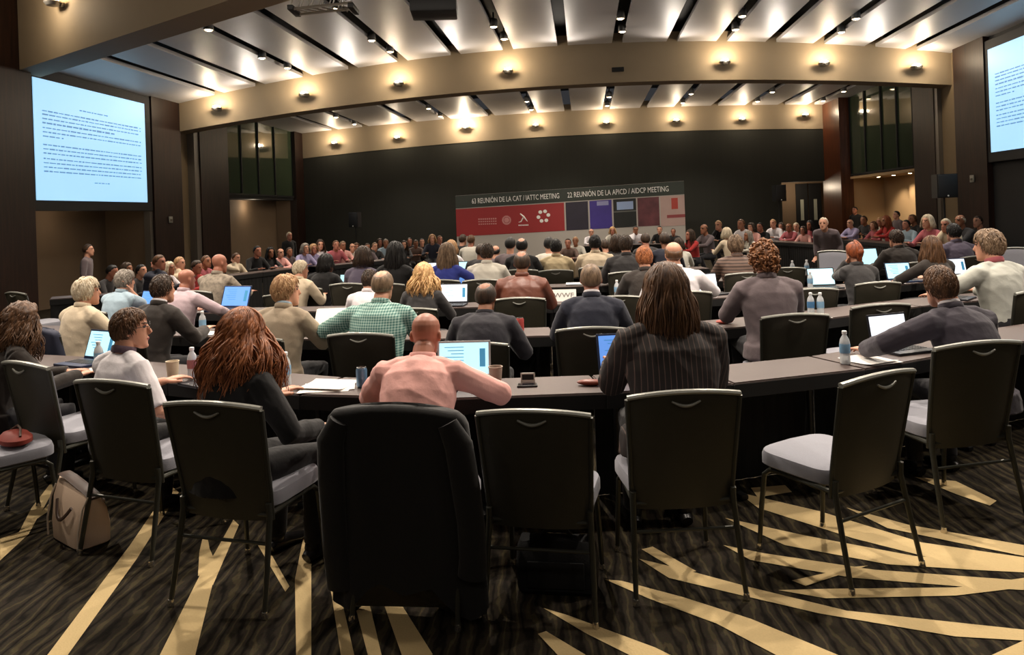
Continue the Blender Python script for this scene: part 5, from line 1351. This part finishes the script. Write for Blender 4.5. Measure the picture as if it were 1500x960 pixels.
person(1447, 336, 6.45, 22, 'grey-haired man in pale shirt with a red cord', dict(lean=8, head=(24, 4, 0), hair=('full', H['greybrown']), top=('shirt', c_pale), bulk=1.2, armL=((-.30, .40, .80), (-1, -.4, -.3)), seed=15, collar=c_rose), 1, 'chair of the grey-haired man in the pale shirt')
# ---- third row
person(183, 395, 8.1, -16, 'grey-haired man in light blue shirt resting his cheek on his hand', dict(lean=12, head=(-14, 4, 0), hair=('full', H['grey']), top=('shirt', c_ltblue), armR='face', sleeve=.7, bulk=1.15, seed=16), 1, 'chair of the man in the light blue shirt')
person(273, 394, 7.7, -14, 'bald man in lilac shirt beside the blue-screened laptop', dict(lean=10, head=(-12, 0, 0), hair=('none', None), top=('shirt', c_lilac), bulk=1.15, armR=((.30, .44, .78), (1, -.3, -.3)), skin=m_skinred, seed=17), 1, 'chair of the bald man in the lilac shirt')
person(321, 372, 9.7, -16, 'bald man in mottled patterned shirt', dict(lean=6, head=(-12, 0, 0), hair=('none', None), top=('shirt', c_pattern), bulk=1.25, skin=m_skinred, seed=18), 1, 'chair of the bald man in the patterned shirt')
person(541, 398, 7.9, -5, 'person in white top mostly hidden behind the green checked shirt', dict(lean=14, hair=('short', H['dark']), top=('shirt', c_white), seed=19), 1, 'chair hidden behind the man in the green checks')
person(620, 383, 7.6, -3, 'woman with a mass of blonde curls', dict(fem=True, lean=10, hair=('blond_curls', H['blond']), top=('jacket', c_charcoal), seed=20), 1, 'chair of the woman with blonde curls')
person(764, 367, 7.75, 0, 'balding man in red-brown leather jacket', dict(lean=8, hair=('balding', H['dark']), top=('jacket', c_leather), bulk=1.18, skin=m_skintan, seed=21), 1, 'chair of the man in the red-brown leather jacket')
person(943, 360, 8.0, 3, 'reddish-haired person in dark top between navy suit and pinstripes', dict(lean=10, hair=('short', H['auburn']), top=('jacket', c_brownsuit), seed=22), 1)
person(986, 353, 7.9, 4, 'bald-topped man in white shirt half hidden by the pinstriped woman', dict(lean=6, hair=('fringe_bald', H['brown']), top=('shirt', c_white), bulk=1.2, armR=((.30, .40, .78), (1, -.3, -.3)), seed=23), 1, 'chair hidden behind the pinstriped woman')
person(1250, 354, 8.1, 10, 'red-haired woman with her hair gathered behind in dark jacket', dict(fem=True, lean=10, head=(6, 2, 0), hair=('bun', H['red']), top=('jacket', c_charcoal), armL='face', seed=24), 1, 'chair of the red-haired woman')
person(1363, 346, 8.4, 14, 'woman with long straight brown hair beside the cyan laptop', dict(fem=True, lean=8, hair=('long', H['brown']), top=('jacket', c_brownsuit), armL=((-.22, .42, .80), (-1, -.3, -.3)), seed=25), 1, 'chair of the woman with long straight brown hair')
# ---- fourth and fifth rows
person(440, 381, 9.4, -12, 'person in cream hooded top beyond the sandy-haired man', dict(lean=14, head=(-30, 4, 0), hair=('short', H['white']), top=('jacket', c_cream), seed=26), 1, 'chair of the person in the cream hooded top')
person(478, 371, 9.6, -12, 'person in black bending beside the cream hooded top', dict(lean=18, head=(-20, 0, 0), hair=('bob', H['black']), top=('jacket', c_black), seed=27), 1, 'chair of the person in black by the side table')
person(532, 360, 9.7, -8, 'dark-haired person in plum top above the checked shirt', dict(fem=True, lean=8, hair=('bob', H['dark']), top=('jacket', c_purple), seed=28), 1, 'chair of the dark-haired person in the plum top')
person(579, 354, 9.6, -6, 'long dark-haired woman in black beside the bright laptop', dict(fem=True, lean=6, hair=('long', H['black']), top=('jacket', c_black), seed=29), 1, 'chair of the long dark-haired woman in black')
person(655, 356, 9.75, -4, 'long-haired woman in royal blue', dict(fem=True, lean=8, head=(-10, 0, 0), hair=('long', H['greybrown']), top=('shirt', c_royal), armR=((.26, .40, .78), (1, -.3, -.3)), seed=30), 1, 'chair of the woman in royal blue')
person(713, 356, 9.8, -2, 'dark-haired man in white shirt in the middle row', dict(lean=8, hair=('short', H['dark']), top=('shirt', c_offwhite), bulk=1.18, seed=31), 1, 'chair of the dark-haired man in white')
person(764, 348, 10.7, 0, 'bald-spotted man in black jacket above the leather jacket', dict(lean=8, hair=('balding', H['black']), top=('jacket', c_black), seed=32), 1, 'chair of the bald-spotted man in black')
person(747, 347, 12.0, 0, 'dark-haired man in grey top beside the bald-spotted man', dict(lean=6, hair=('short', H['black']), top=('jacket', c_grey), seed=33), 0, 'chair of the man in the grey top')
person(804, 347, 12.0, 0, 'black-haired man leaning in a pale shirt before the banner', dict(lean=16, hair=('short', H['black']), top=('shirt', c_offwhite), seed=34), 0)
person(814, 350, 10.6, 0, 'black-haired man in beige shirt with a dark chair back', dict(lean=6, hair=('short', H['black']), top=('shirt', c_yellow), bulk=1.1, seed=35), 1, 'chair of the black-haired man in the beige shirt')
person(871, 344, 10.6, 1, 'black-haired man in wide off-white shirt', dict(lean=8, hair=('short', H['black']), top=('shirt', c_cream), bulk=1.2, seed=36), 1, 'chair of the man in the wide off-white shirt')
person(903, 343, 11.4, 1, 'brown-haired person in dark jacket touching shoulders with a neighbour', dict(lean=8, hair=('bob', H['dark']), top=('jacket', c_charcoal), seed=37), 1)
person(916, 344, 10.5, 1, 'dark-haired man in charcoal jacket beside the off-white shirt', dict(lean=8, hair=('short', H['dark']), top=('jacket', c_charcoal), bulk=1.15, seed=38), 1, 'chair of the man in the charcoal jacket')
person(1077, 344, 9.4, 4, 'tousled-haired man in brown striped jacket', dict(lean=6, hair=('full', H['greybrown']), top=('jacket', c_stripe), bulk=1.15, seed=39), 1, 'chair of the man in the brown striped jacket')
person(1312, 336, 10.4, 10, 'dark-haired man in brown-black suit before the lit alcove', dict(lean=10, head=(10, 0, 0), hair=('short', H['dark']), top=('jacket', c_brownsuit), bulk=1.15, seed=40), 1, 'chair of the suited man before the lit alcove')
person(1396, 327, 10.4, 12, 'dark-haired man in purple-grey shirt behind the white laptop page', dict(lean=8, hair=('short', H['black']), top=('shirt', c_purple), bulk=1.1, seed=41), 1, 'chair of the man in the purple-grey shirt')
# papers held up by the man in green checks
q = xy(488, 6.35); t = thing('paper_sheet', Vector((q.x, q.y, 0.80)), RZ(6), 'white pages held up beside the green checked sleeve', 'paper')
mb = MB()
for k in range(2): mb.box((k * .01, k * .004 - .02, .10 + k * .004), (.29, .0015, .25), rot=Matrix.Rotation(-.75, 3, 'X'))
mb.build('sheet', m_paper, t, smooth=False)
# navy coat over the white-haired man's chair, empty chairs between the people
def only_chair(px, py, rz, label, z=.905, sc_=1.03):
    return chair(px, dtop(py, px, z), rz, label, None, sc_)
coat(WHITE_CHAIR, m_navy, 'navy coat draped over the chair beyond the lit laptop', 'coat', .5, .25, .27, False, 3)
only_chair(868, 487, 0, 'chair of the close-cropped man in the navy suit')
only_chair(1166, 467, 9, 'black chair between the mauve-grey jacket and the lone water bottle')
only_chair(1292, 452, 15, 'empty black chair behind the bright laptop screen of the suited man')
only_chair(1193, 424, 8, 'empty chair beside the red-haired woman, behind two bottles', .905, 1.0)
only_chair(906, 435, 2, 'chair at the shoulder of the close-cropped man, towards the pinstriped woman', .905, 1.0)
only_chair(1153, 393, 6, 'empty chair in the fourth row above the grey jacket', .905, 1.0)
a = only_chair(1214, 336, 150, 'chair turned to show its grey cushion beside the stooping man'); 
b2 = only_chair(1482, 337, 140, 'chair turned to show its grey cushion by the dark wall')
for o_, px_, d_ in ((a, 1216, 12.4), (b2, 1484, 11.6)):
    p_ = xy(px_, d_, .6); o_.location = (p_.x, p_.y, 0)
a = only_chair(62, 410, -60, 'lone dark chair on the empty floor by the screen wall'); a.rotation_euler.z = RZ(-25); p_ = xy(56, 10.2); a.location = (p_.x, p_.y, 0)
# ---- the far crowd: a few figures built once, copied and dressed one by one
protos = []
def proto(P): 
    r, top, hxy, _ = make_person('x', P, 0); r.location = (0, -3.0, 0); protos.append((r, top, hxy)); return len(protos) - 1
K = {}
K['short'] = proto(dict(hair=('short', H['dark']), top=('shirt', c_white), lean=12, seed=51))
K['lookdown'] = proto(dict(hair=('short', H['dark']), top=('shirt', c_white), lean=18, head=(10, 14, 0), arms='type', seed=52))
K['bob'] = proto(dict(fem=True, hair=('bob', H['dark']), top=('shirt', c_white), lean=10, seed=53))
K['long'] = proto(dict(fem=True, hair=('long', H['dark']), top=('shirt', c_white), lean=8, head=(-12, 0, 0), arms='fold', seed=54))
K['face'] = proto(dict(hair=('short', H['dark']), top=('shirt', c_white), lean=14, armR='face', head=(12, 4, 0), seed=55))
K['bald'] = proto(dict(hair=('fringe_bald', H['dark']), top=('shirt', c_white), lean=10, arms='fold', seed=56))
K['stand'] = proto(dict(stand=True, hair=('short', H['dark']), top=('shirt', c_white), lean=2, slouch=6, arms='hang', seed=57))
K['stoop'] = proto(dict(stand=True, hair=('balding', H['dark']), top=('shirt', c_white), lean=30, slouch=22, head=(0, 0, 0), armL='hang', armR='hang', seed=58))
bake_all()
FARCHAIR = None
def far(kind, px, ytop, rz, topm, hairc, label, skin=None, group=None, d=None, seat=True):
    i = K[kind]; r, top, hxy = protos[i]; yh = CY - math.tan(ROLL) * (px - CX)
    if d is None: d = max(11.0, min(24.5, .43 * F_PX / max(ytop - yh, 5)))
    sw = {'shirt': topm, 'hair': H[hairc], 'body': skin or m_skin}
    o = copy_tree(r, (0, 0, 0), 0, label, group, 1.0, sw)
    settle(o, top, hxy, px, ytop, d, rz,   .86, 1.12, .36, .48, False, False, 1.8)
    return o
nth = ['first', 'second', 'third', 'fourth', 'fifth', 'sixth', 'seventh', 'eighth', 'ninth', 'tenth', 'eleventh', 'twelfth', 'thirteenth', 'fourteenth', 'fifteenth', 'sixteenth', 'seventeenth', 'eighteenth', 'nineteenth', 'twentieth']
SHIRTS = {'white': c_white, 'black': c_black, 'lavender': c_lav, 'rose': c_rose, 'red': c_red, 'pale blue': c_ltblue, 'grey': c_grey, 'cream': c_cream, 'charcoal': c_charcoal, 'navy': c_navy, 'pink': c_pink, 'brown': c_stripe, 'off-white': c_offwhite, 'royal blue': c_royal}
def crowd(rows, where, group):
    for k, (kind, px, y, rz, col, hc, *rest) in enumerate(rows):
        d = rest[0] if rest else None
        far(kind, px, y, rz, SHIRTS[col], hc, '%s person in %s, %s-haired, %s %s' % ('standing' if kind in ('stand', 'stoop') else 'seated', col, {'greybrown': 'grey-brown'}.get(hc, hc), nth[k], where), [m_skin, m_skinred, m_skintan][k % 3], group, d)
crowd([('stand', 130, 380, -70, 'grey', 'dark', 13.5), ('lookdown', 164, 388, -90, 'charcoal', 'black', 11.5), ('bob', 186, 384, -95, 'rose', 'dark', 11.8), ('short', 207, 388, -95, 'charcoal', 'black', 11.6), ('face', 233, 373, -100, 'navy', 'brown', 12.2), ('bob', 248, 383, -100, 'white', 'white', 12), ('face', 263, 376, -100, 'cream', 'sandy', 12.6), ('lookdown', 288, 381, -105, 'red', 'dark', 12.5), ('short', 302, 374, -105, 'rose', 'brown', 13.2)],
      'from the screen wall along that side', 'people seated below the whole screen')
crowd([('face', 346, 372, -115, 'cream', 'brown', 15.2), ('short', 377, 360, -120, 'black', 'black', 16), ('long', 396, 362, -120, 'charcoal', 'black', 16.4), ('bald', 411, 366, -125, 'pink', 'brown', 16.3), ('stand', 424, 349, -125, 'black', 'white', 20), ('short', 424, 366, -125, 'grey', 'dark', 17), ('bob', 447, 356, -125, 'lavender', 'grey', 16.4), ('bob', 459, 357, -130, 'lavender', 'sandy', 17.4)],
      'along the table below the green glass', 'people behind the table below the green glass')
crowd([('long', 469, 351, -140, 'white', 'dark', 18.2), ('short', 492, 352, -140, 'rose', 'brown', 17.8), ('face', 502, 353, -145, 'pink', 'greybrown', 18.1), ('bald', 516, 358, -145, 'off-white', 'dark', 18.6), ('bob', 522, 360, -150, 'brown', 'brown', 18.4), ('short', 538, 357, -150, 'grey', 'dark', 19), ('face', 549, 355, -150, 'charcoal', 'greybrown', 19.2), ('bob', 556, 349, -150, 'black', 'dark', 21), ('short', 565, 350, -155, 'pale blue', 'grey', 20), ('long', 592, 356, -160, 'charcoal', 'dark', 19.8), ('short', 600, 351, -160, 'charcoal', 'dark', 22), ('lookdown', 609, 353, -160, 'brown', 'dark', 20.6), ('short', 618, 352, -165, 'black', 'black', 21)],
      'along the angled table at the dark wall', 'people behind the angled table at the dark wall')
crowd([('bob', 633, 343, -170, 'navy', 'sandy', 20), ('short', 644, 345, -150, 'white', 'brown', 20.5), ('bob', 661, 351, -10, 'white', 'sandy', 13), ('short', 678, 343, -20, 'black', 'dark', 16.6), ('short', 690, 344, -10, 'off-white', 'brown', 16.4), ('short', 704, 357, -5, 'charcoal', 'dark', 12.3), ('bald', 726, 359, -5, 'grey', 'black', 12.4), ('short', 832, 357, 170, 'brown', 'dark', 17), ('short', 843, 355, 170, 'off-white', 'sandy', 18)],
      'in the aisle before the red banner panel', 'people before the red banner panel')
crowd([('bald', 866, 335, 178, 'white', 'dark', 22.6), ('bob', 897, 332, 178, 'off-white', 'blond', 22.5), ('face', 931, 331, 170, 'white', 'black', 22.4), ('short', 966, 331, 165, 'black', 'black', 22.3), ('short', 986, 335, 165, 'charcoal', 'dark', 22.2)],
      'at the head table from the red panel', 'people at the head table')
crowd([('short', 886, 350, 5, 'charcoal', 'dark', 13.2), ('short', 945, 341, 5, 'charcoal', 'dark', 13.4), ('short', 973, 340, 5, 'navy', 'dark', 12.8), ('bob', 994, 348, 5, 'off-white', 'dark', 13.5), ('long', 1010, 336, 120, 'red', 'dark', 17), ('bald', 1031, 328, 125, 'grey', 'dark', 18), ('face', 1052, 323, 130, 'black', 'sandy', 20), ('bob', 1064, 333, 20, 'cream', 'white', 16), ('short', 1085, 321, 130, 'white', 'brown', 19), ('bob', 1100, 326, 130, 'pink', 'dark', 19), ('short', 1113, 326, 130, 'black', 'black', 20), ('long', 1095, 338, 120, 'off-white', 'grey', 17)],
      'from the head table towards the doorway', 'people between the head table and the doorway')
crowd([('short', 1132, 321, 135, 'white', 'sandy', 21.5), ('bob', 1144, 326, 135, 'white', 'dark', 21), ('bald', 1155, 327, 135, 'rose', 'red', 20.6), ('lookdown', 1166, 326, 135, 'white', 'white', 20.2), ('bob', 1176, 333, 135, 'pink', 'dark', 19.8), ('long', 1186, 323, 135, 'rose', 'black', 19.6)],
      'behind the table at the doorway side', 'people behind the doorway-side table')
crowd([('bald', 1245, 321, 120, 'lavender', 'white', 20.8), ('stand', 1252, 303, 125, 'black', 'black', 24.5), ('short', 1265, 316, 120, 'charcoal', 'dark', 20.8), ('bob', 1279, 324, 115, 'rose', 'brown', 19.4), ('bob', 1289, 318, 115, 'off-white', 'sandy', 19), ('long', 1297, 316, 110, 'red', 'red', 18.6), ('stand', 1313, 314, 100, 'grey', 'black', 20), ('short', 1327, 322, 110, 'pale blue', 'black', 17.6), ('short', 1336, 314, 100, 'black', 'brown', 18.4)],
      'in line before the lit alcove', 'people before the lit alcove')
crowd([('bob', 1358, 314, 115, 'rose', 'white', 14.8), ('face', 1385, 320, 115, 'cream', 'white', 14.6), ('bald', 1406, 314, 110, 'charcoal', 'white', 15.2), ('short', 1432, 316, 110, 'black', 'dark', 16)],
      'from the lit alcove along the dark wall', 'people below the loudspeaker at the dark wall')
crowd([('stoop', 1206, 318, 150, 'grey', 'white', 13.4)], 'walking before the doorway table in the aisle', 'people walking in the aisle')
for r, _, _ in protos:
    for c in kids(r): bpy.data.objects.remove(c)
    bpy.data.objects.remove(r)
# ================================================================== lighting
WARM = (1.0, 0.80, 0.58); WARM2 = (1.0, 0.88, 0.75)
for X in (-7.2, -4.0, -0.8, 2.4, 5.6):
    for Y, e, ty in ((-1.6, 45, 1.5), (4.6, 300, 4.4), (7.6, 680, 5.8), (11.6, 520, 10.6), (15.6, 420, 14.8)):
        light('downlight', 'SPOT', (X, Y, 5.2 if abs(X) < 6 else 4.7), e, WARM2, 0.07, 125, 0.7, (X * 0.95, ty, 0))
for X in (-6, -1, 4):
    for Y in (21.5, 25.0):
        light('downlight', 'SPOT', (X, Y, 4.9), 420, WARM2, 0.10, 125, 0.8, (X, Y - 0.3, 0))
for X in (-2.0, 1.5):
    light('stage_light', 'SPOT', (X, 19.7, 4.9), 300, WARM2, 0.1, 60, 0.7, (X * .9, 25.5, 1.2))  # unseen spots added to brighten the banner
# added unseen uplights that brighten the ceiling of both bays
for i, x in enumerate((380, 520, 668, 825, 985, 1130, 1270)):
    p = at_Y(x, 110, YB1)
    light('cove_light', 'SPOT', (p.x, YB1 - 0.35, b1_top(p.x) - 0.55), 60, WARM2, 0.12, 150, 0.9, (p.x, YB1 - 5.0, b1_top(p.x) + 1.2))
    light('cove_light', 'SPOT', (p.x, 2.6, b1_top(p.x) - 0.9), 115, WARM2, 0.2, 150, 0.9, (p.x, 9.0, b1_top(p.x) + 0.8))
    light('cove_light', 'SPOT', (p.x, YB1 + 0.9, b1_top(p.x) - 1.0), 60, WARM2, 0.12, 150, 0.9, (p.x, 24.0, b2_top(p.x) + 0.6))
for dy in (-1.2, -0.2, 0.9):
    light('alcove_light', 'SPOT', (XR + 0.35, (yr0 + yr1) / 2 + dy, zr - 0.06), 60, WARM, 0.04, 120, 0.6, (XR + 0.7, (yr0 + yr1) / 2 + dy, 0))
light('alcove_light', 'POINT', (XL - 0.5, (yS0 + yS1) / 2, zhead - 0.2), 6, WARM, 0.1)
light('alcove_light', 'POINT', (XL - 0.35, (yg0 + yg1) / 2, zg - 0.2), 12, WARM, 0.1)
light('doorway_light', 'POINT', ((dx0 + dx1) / 2, YB2 + 1.3, dzt - 0.2), 26, WARM, 0.1)
w = bpy.data.worlds.new('world'); sc.world = w; w.use_nodes = True
w.node_tree.nodes['Background'].inputs[0].default_value = (0.6, 0.6, 0.65, 1); w.node_tree.nodes['Background'].inputs[1].default_value = 0.05
vs.exposure = 0.1
sc.render.engine = 'CYCLES'
sc.cycles.use_denoising = True
sc.cycles.max_bounces = 6; sc.cycles.diffuse_bounces = 4; sc.cycles.glossy_bounces = 3; sc.cycles.transmission_bounces = 6
sc.cycles.sample_clamp_indirect = 4.0

# groups for the repeats that have none yet
GR = {'chair': 'banquet chairs behind the front row', 'person': 'people seated at the table rows', 'laptop': 'open laptops on the tables', 'bottle': 'water bottles on the tables',
      'paper': 'loose papers on the tables', 'speaker': 'loudspeakers on stands', 'stand': 'speaker stands', 'name card': 'name cards on the third row', 'screen': 'projection screens',
      'coat': 'coats draped over chairs', 'cup': 'paper cups on the front row', 'can': 'drink cans on the tables', 'switch': 'switch plates on the wood panels'}
for o in list(COL.objects):
    if o.parent is None and o.get('category') in GR and not o.get('group'): o['group'] = GR[o['category']]
